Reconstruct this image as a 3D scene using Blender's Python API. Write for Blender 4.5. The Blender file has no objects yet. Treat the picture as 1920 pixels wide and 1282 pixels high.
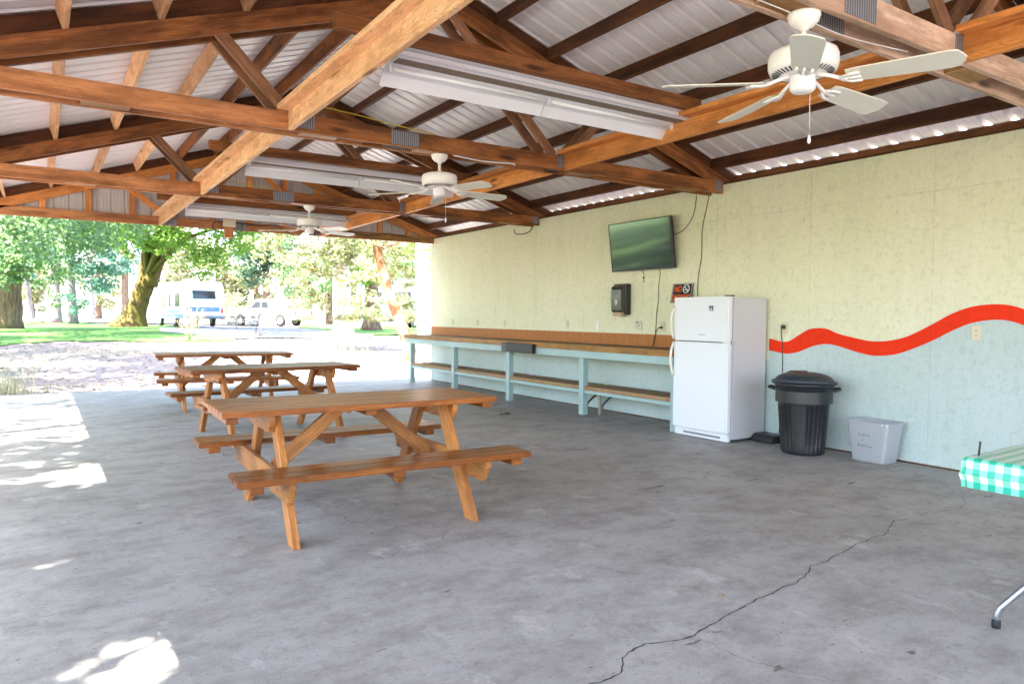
import bpy, bmesh, math, random
import numpy as np
from mathutils import Vector, Matrix
random.seed(7); RNG = np.random.default_rng(11)
sc = bpy.context.scene
COL = sc.collection
rad = math.radians

# ------------------------------------------------------------------ camera
CH = 1.308
RIGHT = Vector((0.8372660, -0.5467399, 0.0078165)); UP = Vector((0.0129875, 0.0341758, 0.9993314)); FWD = Vector((0.5466415, 0.8366047, -0.0357150))
cd = bpy.data.cameras.new('camera'); cam = bpy.data.objects.new('camera', cd); COL.objects.link(cam)
M = Matrix((RIGHT, UP, -FWD)).transposed().to_4x4(); M.translation = Vector((0, 0, CH)); cam.matrix_world = M
cd.sensor_width = 36; cd.lens = 1354.1 / 1920 * 36; cd.clip_end = 2000; cd.clip_start = 0.05
cd.dof.use_dof = True; cd.dof.focus_distance = 4.6; cd.dof.aperture_fstop = 5.0
sc.camera = cam

def spot(px, py, depth):
    """survey a point of the place: picture position (1920 wide) and metres along the view axis"""
    q = FWD + RIGHT * ((px - 960) / 1354.1) + UP * ((641 - py) / 1354.1)
    return Vector((0, 0, CH)) + q * depth

def hgt(x, y):
    d = math.hypot(x, y); t = min(max((d - 17) / 27, 0), 1)
    return -0.05 + 0.50 * t * t * (3 - 2 * t) + 0.03 * math.sin(x * .35) * math.sin(y * .27) * min(1, max(0, (d - 15) / 10))

# ------------------------------------------------------------------ materials
def newmat(name):
    m = bpy.data.materials.new(name); m.use_nodes = True
    nt = m.node_tree; nt.nodes.clear()
    out = nt.nodes.new('ShaderNodeOutputMaterial'); b = nt.nodes.new('ShaderNodeBsdfPrincipled')
    nt.links.new(b.outputs[0], out.inputs[0])
    return m, nt, b
class G:
    """tiny node graph helper"""
    def __init__(s, nt): s.nt = nt
    def n(s, t, **kw):
        nd = s.nt.nodes.new(t)
        for k, v in kw.items():
            if k.startswith('i_'):
                key = k[2:]
                key = int(key) if key.isdigit() else key.replace('_', ' ')
                s.set(nd.inputs[key], v)
            else: setattr(nd, k, v)
        return nd
    def set(s, inp, v):
        if isinstance(v, bpy.types.NodeSocket): s.nt.links.new(v, inp)
        else: inp.default_value = v
    def math(s, op, a, b=0.0, c=0.0, clamp=False):
        nd = s.nt.nodes.new('ShaderNodeMath'); nd.operation = op; nd.use_clamp = clamp
        s.set(nd.inputs[0], a); s.set(nd.inputs[1], b); s.set(nd.inputs[2], c); return nd.outputs[0]
    def vmath(s, op, a, b):
        nd = s.nt.nodes.new('ShaderNodeVectorMath'); nd.operation = op
        s.set(nd.inputs[0], a); s.set(nd.inputs[1], b); return nd.outputs[0]
    def mix(s, f, a, b, blend='MIX'):
        nd = s.nt.nodes.new('ShaderNodeMix'); nd.data_type = 'RGBA'; nd.blend_type = blend
        s.set(nd.inputs[0], f)
        for i, v in ((6, a), (7, b)):
            if isinstance(v, tuple) and len(v) == 3: v = (*v, 1)
            s.set(nd.inputs[i], v)
        return nd.outputs[2]
    def noise(s, v, scale, detail=3, rough=.55, dist=0):
        nd = s.nt.nodes.new('ShaderNodeTexNoise')
        if v is not None: s.set(nd.inputs['Vector'], v)
        nd.inputs['Scale'].default_value = scale; nd.inputs['Detail'].default_value = detail
        nd.inputs['Roughness'].default_value = rough; nd.inputs['Distortion'].default_value = dist
        return nd.outputs[0]
    def ramp(s, f, pts):
        nd = s.nt.nodes.new('ShaderNodeValToRGB'); s.set(nd.inputs[0], f)
        e = nd.color_ramp.elements
        while len(e) < len(pts): e.new(.5)
        for el, (p, c) in zip(e, pts):
            el.position = p; el.color = (*c, 1) if isinstance(c, tuple) else (c, c, c, 1)
        return nd.outputs[0]
    def ms(s, v, sc):
        nd = s.nt.nodes.new('ShaderNodeMapping'); s.set(nd.inputs[0], v); nd.inputs[3].default_value = sc; return nd.outputs[0]
    def obj(s): return s.nt.nodes.new('ShaderNodeTexCoord').outputs['Object']
    def uv(s): return s.nt.nodes.new('ShaderNodeTexCoord').outputs['UV']
    def bump(s, h, strength, dist=.01):
        nd = s.nt.nodes.new('ShaderNodeBump'); s.set(nd.inputs['Height'], h)
        nd.inputs['Strength'].default_value = strength; nd.inputs['Distance'].default_value = dist; return nd.outputs[0]

MAT = {}
def plain(name, col, rough=.5, metal=0, var=.08, bump=0.0, spec=.5, scale=6, coat=0):
    m, nt, b = newmat(name); g = G(nt)
    o = g.obj(); n = g.noise(o, scale, 4)
    c = g.mix(n, tuple(max(0, x * (1 - var)) for x in col), tuple(min(1, x * (1 + var)) for x in col))
    nt.links.new(c, b.inputs['Base Color'])
    g.set(b.inputs['Roughness'], g.math('ADD', g.math('MULTIPLY', n, .16), rough - .08))
    b.inputs['Metallic'].default_value = metal; b.inputs['Specular IOR Level'].default_value = spec
    b.inputs['Coat Weight'].default_value = coat
    if bump: nt.links.new(g.bump(g.noise(o, 90, 3), bump, .002), b.inputs['Normal'])
    MAT[name] = m; return m

def wood(name, light, mid, dark, rough=.55, grime=.35, knots=.5, coat=0.0, fine=.55, patchcol=None, fig=.55):
    m, nt, b = newmat(name); g = G(nt)
    rnd = g.n('ShaderNodeObjectInfo').outputs['Random']
    off = g.n('ShaderNodeCombineXYZ'); g.set(off.inputs[0], g.math('MULTIPLY', rnd, 37.0)); g.set(off.inputs[1], g.math('MULTIPLY', rnd, 13.0)); g.set(off.inputs[2], rnd)
    uv = g.vmath('ADD', g.uv(), off.outputs[0])
    warp = g.noise(g.ms(uv, (.8, 6, 1)), 1.0, 3)
    wv = g.n('ShaderNodeTexWave', wave_type='BANDS', bands_direction='Y', wave_profile='SIN')
    sv = g.n('ShaderNodeCombineXYZ'); g.set(sv.inputs[1], g.math('MULTIPLY', warp, 5.5))
    g.set(wv.inputs['Vector'], g.vmath('ADD', g.ms(uv, (.5, 9, 1)), sv.outputs[0]))
    wv.inputs['Scale'].default_value = 1.0; wv.inputs['Distortion'].default_value = 1.6; wv.inputs['Detail'].default_value = 2; wv.inputs['Detail Scale'].default_value = 1.5
    grain = g.noise(g.ms(uv, (4, 170, 1)), 1.0, 4, .65)
    c = g.ramp(wv.outputs[0], [(0, mid), (.55, light), (.85, light), (1, tuple(x * .72 for x in mid))])
    soft = g.mix(g.ramp(g.noise(g.ms(uv, (1.0, 16, 1)), 1.0, 3, .6), [(.3, 0.0), (.7, 1.0)]), mid, light)
    c = g.mix(fig, soft, c)
    blot = g.noise(g.ms(uv, (3.5, 9, 1)), 1.0, 5, .65)
    c = g.mix(g.math('MULTIPLY', g.ramp(blot, [(.48, 0.0), (.62, 1.0)]), .6), c, tuple(x * .55 for x in mid))
    c = g.mix(g.math('MULTIPLY', g.math('SUBTRACT', grain, .38, clamp=True), fine * 4, clamp=True), c, tuple(x * .55 for x in mid), 'MIX')
    big = g.noise(g.ms(uv, (1.3, 7, 1)), 1.0, 4, .6)
    gm = g.ramp(big, [(.46, 0.0), (.60, 1.0)])
    c = g.mix(g.math('MULTIPLY', gm, grime), c, patchcol or dark)
    tint = g.math('ADD', g.math('MULTIPLY', rnd, .5), .75)
    tc = g.n('ShaderNodeCombineXYZ')
    for i in range(3): g.set(tc.inputs[i], tint)
    c = g.mix(1.0, c, tc.outputs[0], 'MULTIPLY')
    vo = g.n('ShaderNodeTexVoronoi', feature='F1'); g.set(vo.inputs['Vector'], g.ms(uv, (1.9, 8.5, 1))); vo.inputs['Scale'].default_value = 1.0
    kn = g.ramp(vo.outputs['Distance'], [(.07, 1.0), (.13, .75), (.24, 0.0)])
    pick = g.math('GREATER_THAN', g.n('ShaderNodeSeparateColor', i_0=vo.outputs['Color']).outputs[0], 1 - .55 * knots)
    c = g.mix(g.math('MULTIPLY', kn, g.math('MULTIPLY', pick, .85)), c, tuple(x * .35 for x in dark))
    nl = g.n('ShaderNodeTexVoronoi', feature='F1'); g.set(nl.inputs['Vector'], g.ms(uv, (9, 24, 1))); nl.inputs['Scale'].default_value = 1.0
    npk = g.math('GREATER_THAN', g.n('ShaderNodeSeparateColor', i_0=nl.outputs['Color']).outputs[1], .78)
    c = g.mix(g.math('MULTIPLY', g.math('LESS_THAN', nl.outputs['Distance'], .075), g.math('MULTIPLY', npk, .7 * knots)), c, (.02, .012, .01))
    crk = g.noise(g.ms(uv, (1.2, 60, 1)), 1.0, 2, .5)
    c = g.mix(g.math('MULTIPLY', g.ramp(crk, [(.66, 0.0), (.72, 1.0)]), .55), c, tuple(x * .3 for x in mid))
    nt.links.new(c, b.inputs['Base Color'])
    g.set(b.inputs['Roughness'], g.math('ADD', g.math('MULTIPLY', grain, .25), rough - .1))
    b.inputs['Coat Weight'].default_value = coat; b.inputs['Coat Roughness'].default_value = .2; b.inputs['Specular IOR Level'].default_value = .25
    hh = g.math('ADD', grain, g.math('MULTIPLY', wv.outputs[0], .4))
    nt.links.new(g.bump(hh, .35, .0016), b.inputs['Normal'])
    MAT[name] = m; return m

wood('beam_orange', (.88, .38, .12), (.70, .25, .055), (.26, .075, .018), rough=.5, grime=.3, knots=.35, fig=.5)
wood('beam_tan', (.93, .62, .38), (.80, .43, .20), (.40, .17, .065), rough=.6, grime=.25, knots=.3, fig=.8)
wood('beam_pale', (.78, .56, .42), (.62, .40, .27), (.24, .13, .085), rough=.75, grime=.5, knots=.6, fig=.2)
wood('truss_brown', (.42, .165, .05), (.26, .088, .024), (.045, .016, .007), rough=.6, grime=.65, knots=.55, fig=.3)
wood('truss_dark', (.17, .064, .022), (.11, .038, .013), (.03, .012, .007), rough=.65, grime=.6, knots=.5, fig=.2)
wood('truss_red', (.62, .29, .125), (.45, .175, .065), (.085, .03, .014), rough=.6, grime=.5, knots=.7, fig=.3)
wood('web_grey', (.44, .23, .125), (.29, .13, .065), (.08, .035, .02), fig=.2, rough=.7, grime=.5, knots=.5)
wood('table_wood', (.40, .135, .024), (.26, .070, .010), (.09, .022, .004), rough=.4, grime=.5, knots=.5, coat=.12, fig=.45)
wood('table_leg_wood', (.62, .27, .085), (.45, .165, .042), (.15, .042, .014), rough=.45, grime=.5, knots=.9, coat=.05, fig=.5)
wood('counter_nosing', (.46, .25, .08), (.34, .16, .045), (.15, .07, .025), rough=.5, grime=.5, knots=.3)
wood('grey_post_wood', (.42, .38, .33), (.30, .27, .23), (.16, .14, .12), rough=.8, grime=.5)

def osb_paint(name, col, col2, seams=True):
    m, nt, b = newmat(name); g = G(nt); o = g.obj()
    o2 = g.ms(o, (1, 1, 1))
    w = g.noise(o2, 9, 2)
    wv = g.n('ShaderNodeCombineXYZ'); g.set(wv.inputs[1], g.math('MULTIPLY', w, .12)); g.set(wv.inputs[2], g.math('MULTIPLY', g.noise(o2, 14, 2), .12))
    vv = g.vmath('ADD', o2, wv.outputs[0])
    v1 = g.n('ShaderNodeTexVoronoi', feature='F1'); g.set(v1.inputs['Vector'], g.ms(vv, (1, 10, 34))); v1.inputs['Scale'].default_value = 1
    v2 = g.n('ShaderNodeTexVoronoi', feature='F1'); g.set(v2.inputs['Vector'], g.ms(vv, (1, 36, 9))); v2.inputs['Scale'].default_value = 1
    chip = g.math('ADD', g.math('MULTIPLY', v1.outputs['Distance'], .5), g.math('MULTIPLY', v2.outputs['Distance'], .5))
    n = g.noise(o2, 1.1, 4)
    c = g.mix(g.ramp(n, [(.3, 0.0), (.75, 1.0)]), col, col2)
    # scuffs and dark strand edges
    sc1 = g.noise(g.ms(vv, (1, 42, 75)), 1.0, 5, .7); sc2 = g.noise(o2, 2.3, 3)
    dk = g.math('MULTIPLY', g.ramp(sc1, [(.55, 0.0), (.66, 1.0)]), g.ramp(sc2, [(.35, .08), (.7, .42)]))
    c = g.mix(dk, c, tuple(x * .5 for x in col))
    c = g.mix(g.math('MULTIPLY', g.ramp(chip, [(.5, 0.0), (.8, 1.0)]), .26), c, tuple(x * .6 for x in col))
    scr = g.noise(g.vmath('ADD', g.ms(vv, (1, 70, 16)), (0, 3, 9)), 1.0, 2, .5)
    c = g.mix(g.math('MULTIPLY', g.ramp(scr, [(.70, 0.0), (.74, 1.0)]), .4), c, tuple(x * .42 for x in col))
    sp = g.n('ShaderNodeTexVoronoi', feature='F1'); g.set(sp.inputs['Vector'], o2); sp.inputs['Scale'].default_value = 4.2
    c = g.mix(g.math('MULTIPLY', g.math('LESS_THAN', sp.outputs['Distance'], .02), .7), c, (.08, .07, .06))
    h = chip
    sx = g.n('ShaderNodeSeparateXYZ', i_0=o)
    fy = g.math('ABSOLUTE', g.math('SUBTRACT', g.math('MODULO', g.math('ADD', sx.outputs[1], 1.22 * 40 - 5.77 + .61), 1.22), .61))
    fz = g.math('ABSOLUTE', g.math('SUBTRACT', sx.outputs[2], 2.44))
    s1 = g.math('LESS_THAN', fy, .0035); s2 = g.math('LESS_THAN', fz, .0035)
    br = g.ramp(g.noise(g.ms(o, (1, 3, 3)), 1.5, 3), [(.4, .05), (.6, .34)])
    sm = g.math('MULTIPLY', g.math('MAXIMUM', s1, s2), br)
    c = g.mix(sm, c, tuple(x * .3 for x in col))
    # paint streaks down the wall
    st = g.noise(g.ms(o, (1, 5, .5)), 1.0, 3)
    c = g.mix(g.math('MULTIPLY', g.ramp(st, [(.5, 0.0), (.8, 1.0)]), .22), c, tuple(x * .7 for x in col))
    nt.links.new(c, b.inputs['Base Color']); b.inputs['Roughness'].default_value = .6; b.inputs['Specular IOR Level'].default_value = .2
    nt.links.new(g.bump(g.math('SUBTRACT', g.math('MULTIPLY', h, -1.0), g.math('MULTIPLY', sm, 3)), .5, .0035), b.inputs['Normal'])
    MAT[name] = m
osb_paint('wall_green', (.73, .73, .495), (.78, .755, .575))
osb_paint('wall_blue', (.48, .58, .535), (.52, .595, .60))
osb_paint('stripe_red', (.85, .035, .003), (.78, .03, .003))

def concrete(name, c1, c2, dark, rough=.5):
    m, nt, b = newmat(name); g = G(nt); o = g.obj()
    a = g.noise(o, .55, 5, .6); a2 = g.noise(g.ms(o, (1, 1.5, 1)), 2.3, 8, .72); a3 = g.noise(o, 13, 7, .75)
    c = g.mix(g.ramp(a, [(.3, 0.0), (.7, 1.0)]), c1, c2)
    c = g.mix(g.math('MULTIPLY', g.ramp(a2, [(.44, 0.0), (.68, 1.0)]), .7), c, dark)
    c = g.mix(g.math('MULTIPLY', g.ramp(a3, [(.5, 0.0), (.72, 1.0)]), .45), c, tuple(x * .7 for x in dark))
    # pale scuffed patches
    a4 = g.noise(g.ms(o, (1.6, 1, 1)), 2.6, 7, .7)
    c = g.mix(g.math('MULTIPLY', g.ramp(a4, [(.58, 0.0), (.66, 1.0)]), .45), c, tuple(min(1, x * 1.45) for x in c1))
    # specks
    for scl, th, ms in ((7, .035, 61), (17, .07, 7), (3.1, .022, 3)):
        v = g.n('ShaderNodeTexVoronoi', feature='F1'); g.set(v.inputs['Vector'], g.vmath('ADD', g.ms(o, (1, 1.7, 1)), (ms, 0, 0))); v.inputs['Scale'].default_value = scl
        nn = g.math('MULTIPLY', g.noise(o, scl * 9, 2), .06)
        c = g.mix(g.math('MULTIPLY', g.math('LESS_THAN', g.math('ADD', v.outputs['Distance'], nn), th + .035), .85), c, (.06, .05, .045))
    fine = g.noise(o, 120, 3, .8)
    c = g.mix(g.math('MULTIPLY', g.ramp(fine, [(.4, 0.0), (.62, 1.0)]), .38), c, tuple(x * .5 for x in c1))
    grit = g.noise(o, 42, 4, .8)
    c = g.mix(g.math('MULTIPLY', g.ramp(grit, [(.56, 0.0), (.70, 1.0)]), .45), c, tuple(x * .7 for x in dark))
    c = g.mix(g.math('MULTIPLY', g.ramp(grit, [(.28, 1.0), (.40, 0.0)]), .35), c, tuple(min(1, x * 1.35) for x in c1))
    # hairline crazing
    ve = g.n('ShaderNodeTexVoronoi', feature='DISTANCE_TO_EDGE'); wv = g.n('ShaderNodeCombineXYZ'); g.set(wv.inputs[0], g.noise(o, 2.2, 6)); g.set(wv.inputs[1], g.noise(o, 2.9, 6))
    g.set(ve.inputs['Vector'], g.vmath('ADD', o, wv.outputs[0])); ve.inputs['Scale'].default_value = .62
    hl = g.math('MULTIPLY', g.math('LESS_THAN', ve.outputs['Distance'], .0016), g.ramp(g.noise(o, .8, 2), [(.48, 0.0), (.6, .55)]))
    c = g.mix(hl, c, (.07, .06, .06))
    nt.links.new(c, b.inputs['Base Color'])
    g.set(b.inputs['Roughness'], g.math('ADD', g.math('MULTIPLY', a2, .35), rough - .2))
    b.inputs['Specular IOR Level'].default_value = .35
    nt.links.new(g.bump(g.math('ADD', g.math('MULTIPLY', a3, .6), g.math('MULTIPLY', fine, .25)), .25, .003), b.inputs['Normal'])
    MAT[name] = m
concrete('concrete', (.455, .428, .402), (.375, .348, .326), (.19, .163, .142), .58)
concrete('pale_concrete', (.62, .60, .56), (.55, .53, .50), (.42, .40, .37), .8)

def ground_mat(name, c1, c2, c3, s=1.0, bump=.5):
    m, nt, b = newmat(name); g = G(nt); o = g.obj()
    a = g.noise(o, .35 * s, 5); a2 = g.noise(o, 3 * s, 5, .7); a3 = g.noise(o, 22 * s, 4, .7)
    c = g.mix(g.ramp(a, [(.35, 0.0), (.65, 1.0)]), c1, c2)
    c = g.mix(g.ramp(a2, [(.45, 0.0), (.65, .7)]), c, c3)
    c = g.mix(g.math('MULTIPLY', a3, .6), c, tuple(x * .5 for x in c1))
    nt.links.new(c, b.inputs['Base Color']); b.inputs['Roughness'].default_value = .95
    nt.links.new(g.bump(g.math('ADD', a2, a3), bump, .05), b.inputs['Normal']); MAT[name] = m
ground_mat('dirt', (.33, .245, .215), (.235, .18, .175), (.40, .31, .26))
ground_mat('lawn_green', (.07, .20, .02), (.09, .24, .03), (.14, .25, .06), 1.4)
ground_mat('lawn_shade', (.055, .12, .025), (.07, .14, .03), (.10, .13, .04), 1.4)  # darker copy of the lawn: shade put into the colour, less green bounce
ground_mat('gravel_grey', (.30, .28, .30), (.35, .32, .33), (.22, .20, .21), 2.5)
ground_mat('road_pale', (.52, .50, .46), (.58, .56, .52), (.45, .42, .38), 1.0, .2)

def metal_sheet(name, col, metal=.25, rough=.4):
    m, nt, b = newmat(name); g = G(nt); o = g.obj()
    n = g.noise(g.ms(o, (.5, 2, .5)), 1.2, 3); n2 = g.noise(o, 5, 5, .65)
    c = g.mix(n, tuple(x * .95 for x in col), tuple(min(1, x * 1.03) for x in col))
    c = g.mix(g.math('MULTIPLY', g.ramp(n2, [(.55, 0.0), (.8, 1.0)]), .25), c, tuple(x * .6 for x in col))
    nt.links.new(c, b.inputs['Base Color']); b.inputs['Metallic'].default_value = metal
    g.set(b.inputs['Roughness'], g.math('ADD', g.math('MULTIPLY', n2, .12), rough)); MAT[name] = m
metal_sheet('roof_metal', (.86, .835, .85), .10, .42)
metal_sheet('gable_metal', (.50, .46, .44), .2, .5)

def bark(name, c1, c2, c3=None, sc=(9, 9, 1.6)):
    m, nt, b = newmat(name); g = G(nt); o = g.obj()
    w = g.noise(o, 2, 3); wv = g.n('ShaderNodeCombineXYZ'); g.set(wv.inputs[0], w); g.set(wv.inputs[1], w)
    n = g.noise(g.vmath('ADD', g.ms(o, sc), wv.outputs[0]), 1.2, 5, .65)
    c = g.mix(g.ramp(n, [(.38, 0.0), (.62, 1.0)]), c1, c2)
    if c3: c = g.mix(g.ramp(g.noise(o, 1.7, 5, .7), [(.42, 0.0), (.52, 1.0)]), c, c3)
    nt.links.new(c, b.inputs['Base Color']); b.inputs['Roughness'].default_value = .95
    nt.links.new(g.bump(n, 1.0, .08), b.inputs['Normal']); MAT[name] = m
bark('bark_brown', (.09, .055, .038), (.22, .145, .105))
bark('bark_grey', (.13, .11, .11), (.24, .21, .21))
bark('bark_moss', (.05, .03, .014), (.15, .09, .035), (.11, .08, .012), (2.2, 2.2, 1.0))
bark('bark_pale', (.50, .44, .38), (.68, .62, .56))
bark('bark_peeling', (.10, .032, .008), (.17, .062, .016), (.24, .16, .10), (7, 7, 2.2))

def leafmat(name, cols, trans=.45):
    m, nt, b = newmat(name); g = G(nt)
    r = g.n('ShaderNodeNewGeometry').outputs['Random Per Island']
    c = g.ramp(r, [(i / max(1, len(cols) - 1), q) for i, q in enumerate(cols)])
    d = g.n('ShaderNodeBsdfTranslucent'); g.set(d.inputs[0], c)
    nt.links.new(c, b.inputs['Base Color']); b.inputs['Roughness'].default_value = .55
    mx = g.n('ShaderNodeMixShader'); mx.inputs[0].default_value = trans
    nt.links.new(b.outputs[0], mx.inputs[1]); nt.links.new(d.outputs[0], mx.inputs[2])
    nt.links.new(mx.outputs[0], [n for n in nt.nodes if n.type == 'OUTPUT_MATERIAL'][0].inputs[0]); MAT[name] = m
leafmat('leaf_maple', [(0.085, 0.170, 0.076), (0.151, 0.255, 0.113), (0.265, 0.359, 0.151), (0.113, 0.208, 0.132), (0.208, 0.340, 0.095)])
leafmat('leaf_bright', [(0.152, 0.297, 0.036), (0.225, 0.377, 0.054), (0.297, 0.432, 0.090), (0.117, 0.252, 0.062)])
leafmat('leaf_teal', [(0.069, 0.166, 0.117), (0.108, 0.244, 0.186), (0.166, 0.321, 0.244), (0.088, 0.195, 0.098)])
leafmat('leaf_dark', [(.02, .06, .03), (.03, .08, .04), (.045, .10, .05)], .25)
leafmat('leaf_yellow', [(0.240, 0.300, 0.120), (0.312, 0.336, 0.180), (0.360, 0.360, 0.228), (0.180, 0.264, 0.084), (0.348, 0.252, 0.108)])
leafmat('leaf_dry', [(0.276, 0.216, 0.120), (0.312, 0.258, 0.162), (0.228, 0.162, 0.084), (0.216, 0.216, 0.084)], .3)
leafmat('leaf_litter', [(.26, .16, .09), (.36, .25, .15), (.18, .11, .07), (.42, .33, .22)], .1)
leafmat('grass_dry', [(.36, .34, .20), (.46, .42, .28), (.24, .30, .12)], .3)

plain('fan_white', (.86, .83, .80), .35, var=.03)
plain('blade_cream', (.74, .71, .60), .4, var=.05)
plain('brass', (.5, .38, .2), .35, 1)
plain('fixture_white', (.74, .74, .77), .35, var=.05)
plain('fixture_dust', (.22, .16, .115), .9, var=.35, scale=20)
plain('tube_white', (.82, .82, .82), .2, var=.02)
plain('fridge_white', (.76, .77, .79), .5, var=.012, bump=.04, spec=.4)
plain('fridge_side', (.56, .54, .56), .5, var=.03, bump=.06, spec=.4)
plain('fridge_handle', (.74, .70, .60), .35, var=.03)
plain('dark_grey', (.06, .06, .065), .5)
plain('black_plastic', (.016, .017, .019), .38, var=.25)
plain('black_rubber', (.02, .02, .02), .7)
plain('lid_plastic', (.022, .028, .042), .45, var=.3)
plain('lid_dimple', (.10, .055, .04), .6, var=.3)
plain('bin_plastic', (.37, .385, .405), .45, var=.03)
plain('blue_paint', (.34, .47, .46), .45, var=.10, bump=.1)
plain('outlet_cream', (.66, .58, .42), .4, var=.04)
plain('plate_white', (.80, .80, .78), .4, var=.02)
plain('cord_black', (.03, .03, .025), .6)
plain('cord_yellow', (.55, .42, .02), .5)
plain('tube_steel', (.33, .34, .36), .32, .8, var=.2)
plain('paper_tan', (.55, .38, .24), .8)
plain('sign_black', (.015, .015, .018), .35)
plain('sign_orange', (.85, .14, .02), .4, var=.03)
plain('sign_white', (.8, .8, .8), .4, var=.02)
plain('ink', (.12, .13, .15), .7)
plain('rv_white', (.78, .79, .80), .4, var=.04)
plain('rv_blue', (.13, .25, .42), .4, var=.1)
plain('rv_grey', (.24, .26, .31), .5, var=.1)
plain('truck_white', (.80, .80, .80), .3, var=.02)
plain('lamp_red', (.5, .03, .02), .3)
plain('tyre', (.03, .03, .03), .8)
plain('rock_grey', (.34, .31, .30), .9, var=.3)
plain('wax_green', (.05, .13, .03), .6)
plain('plate_dark', (.02, .03, .10), .3)

def glassy(name, col, rough=.06):
    m, nt, b = newmat(name); b.inputs['Base Color'].default_value = (*col, 1); b.inputs['Roughness'].default_value = rough
    b.inputs['Specular IOR Level'].default_value = .8
    g = G(nt); nt.links.new(g.bump(g.noise(g.obj(), 3, 2), .05, .01), b.inputs['Normal']); MAT[name] = m; return b
glassy('dark_glass', (.03, .035, .04)); glassy('smoke_plastic', (.045, .042, .032), .18)
tvb = glassy('tv_screen', (.008, .012, .010), .10); tvb.inputs['Specular IOR Level'].default_value = 1.0; tvb.inputs['Coat Weight'].default_value = 1.0; tvb.inputs['Coat IOR'].default_value = 1.75; tvb.inputs['Coat Roughness'].default_value = .05
m, nt, b = newmat('green_glass'); b.inputs['Base Color'].default_value = (.16, .18, .05, 1); b.inputs['Roughness'].default_value = .1; MAT['green_glass'] = m

# galvanised toothed truss plate
m, nt, b = newmat('truss_plate'); g = G(nt); u = g.uv()
w1 = g.n('ShaderNodeTexWave', wave_type='BANDS', bands_direction='X'); g.set(w1.inputs['Vector'], u); w1.inputs['Scale'].default_value = 16; w1.inputs['Distortion'].default_value = .4
w2 = g.n('ShaderNodeTexWave', wave_type='BANDS', bands_direction='Y'); g.set(w2.inputs['Vector'], u); w2.inputs['Scale'].default_value = 26; w2.inputs['Distortion'].default_value = 1.5
c = g.mix(g.math('MULTIPLY', w1.outputs[0], g.math('ADD', g.math('MULTIPLY', w2.outputs[0], .5), .5)), (.10, .10, .11), (.42, .42, .46))
nt.links.new(c, b.inputs['Base Color']); b.inputs['Metallic'].default_value = .5; b.inputs['Roughness'].default_value = .5
nt.links.new(g.bump(w1.outputs[0], .6, .003), b.inputs['Normal']); MAT['truss_plate'] = m

# brown glazed wall tile / counter tile
def tile(name, c1, c2, grout, size, axes):
    m, nt, b = newmat(name); g = G(nt); o = g.obj(); sx = g.n('ShaderNodeSeparateXYZ', i_0=o)
    lines = None
    for ax, off in axes:
        f = g.math('ABSOLUTE', g.math('SUBTRACT', g.math('MODULO', g.math('ADD', sx.outputs[ax], off + 100 * size), size), size / 2))
        l = g.math('GREATER_THAN', f, size / 2 - .002)
        lines = l if lines is None else g.math('MAXIMUM', lines, l)
    n = g.noise(o, 4, 4)
    c = g.mix(n, c1, c2); c = g.mix(lines, c, grout)
    nt.links.new(c, b.inputs['Base Color']); g.set(b.inputs['Roughness'], g.math('ADD', g.math('MULTIPLY', lines, .3), .5)); b.inputs['Specular IOR Level'].default_value = .15
    nt.links.new(g.bump(g.math('MULTIPLY', lines, -1.0), .5, .002), b.inputs['Normal']); MAT[name] = m
tile('tile_brown', (.40, .15, .045), (.45, .175, .055), (.55, .30, .15), .155, [(1, 0)])
tile('tile_dark', (.13, .085, .05), (.17, .11, .06), (.07, .045, .03), .052, [(0, 0), (1, 0)])
m, nt, b = newmat('osb_raw'); g = G(nt); o = g.obj()
v = g.n('ShaderNodeTexVoronoi'); g.set(v.inputs['Vector'], g.ms(o, (14, 22, 60))); v.inputs['Scale'].default_value = 1
c = g.mix(g.noise(o, 18, 4, .7), (.30, .17, .07), (.52, .34, .16)); c = g.mix(g.math('MULTIPLY', g.noise(o, 2.3, 4), .6), c, (.16, .11, .08))
c = g.mix(.35, c, v.outputs['Color'], 'SOFT_LIGHT')
nt.links.new(c, b.inputs['Base Color']); b.inputs['Roughness'].default_value = .8; MAT['osb_raw'] = m

# green gingham vinyl
m, nt, b = newmat('gingham'); g = G(nt); u = g.uv(); sx = g.n('ShaderNodeSeparateXYZ', i_0=u)
S_ = .055
def band(sock): return g.math('LESS_THAN', g.math('MODULO', g.math('ADD', sock, 50.0), S_), S_ * .5)
bx_, by_ = band(sx.outputs[0]), band(sx.outputs[1])
f = g.math('ADD', g.math('MULTIPLY', bx_, .5), g.math('MULTIPLY', by_, .5))
c = g.ramp(f, [(0, (.78, .80, .80)), (.5, (.20, .60, .43)), (1, (.02, .38, .25))])
nt.links.new(c, b.inputs['Base Color']); b.inputs['Roughness'].default_value = .28
nt.links.new(g.bump(g.noise(g.ms(u, (1, 1, 1)), 14, 3), .35, .01), b.inputs['Normal']); MAT['gingham'] = m

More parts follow.
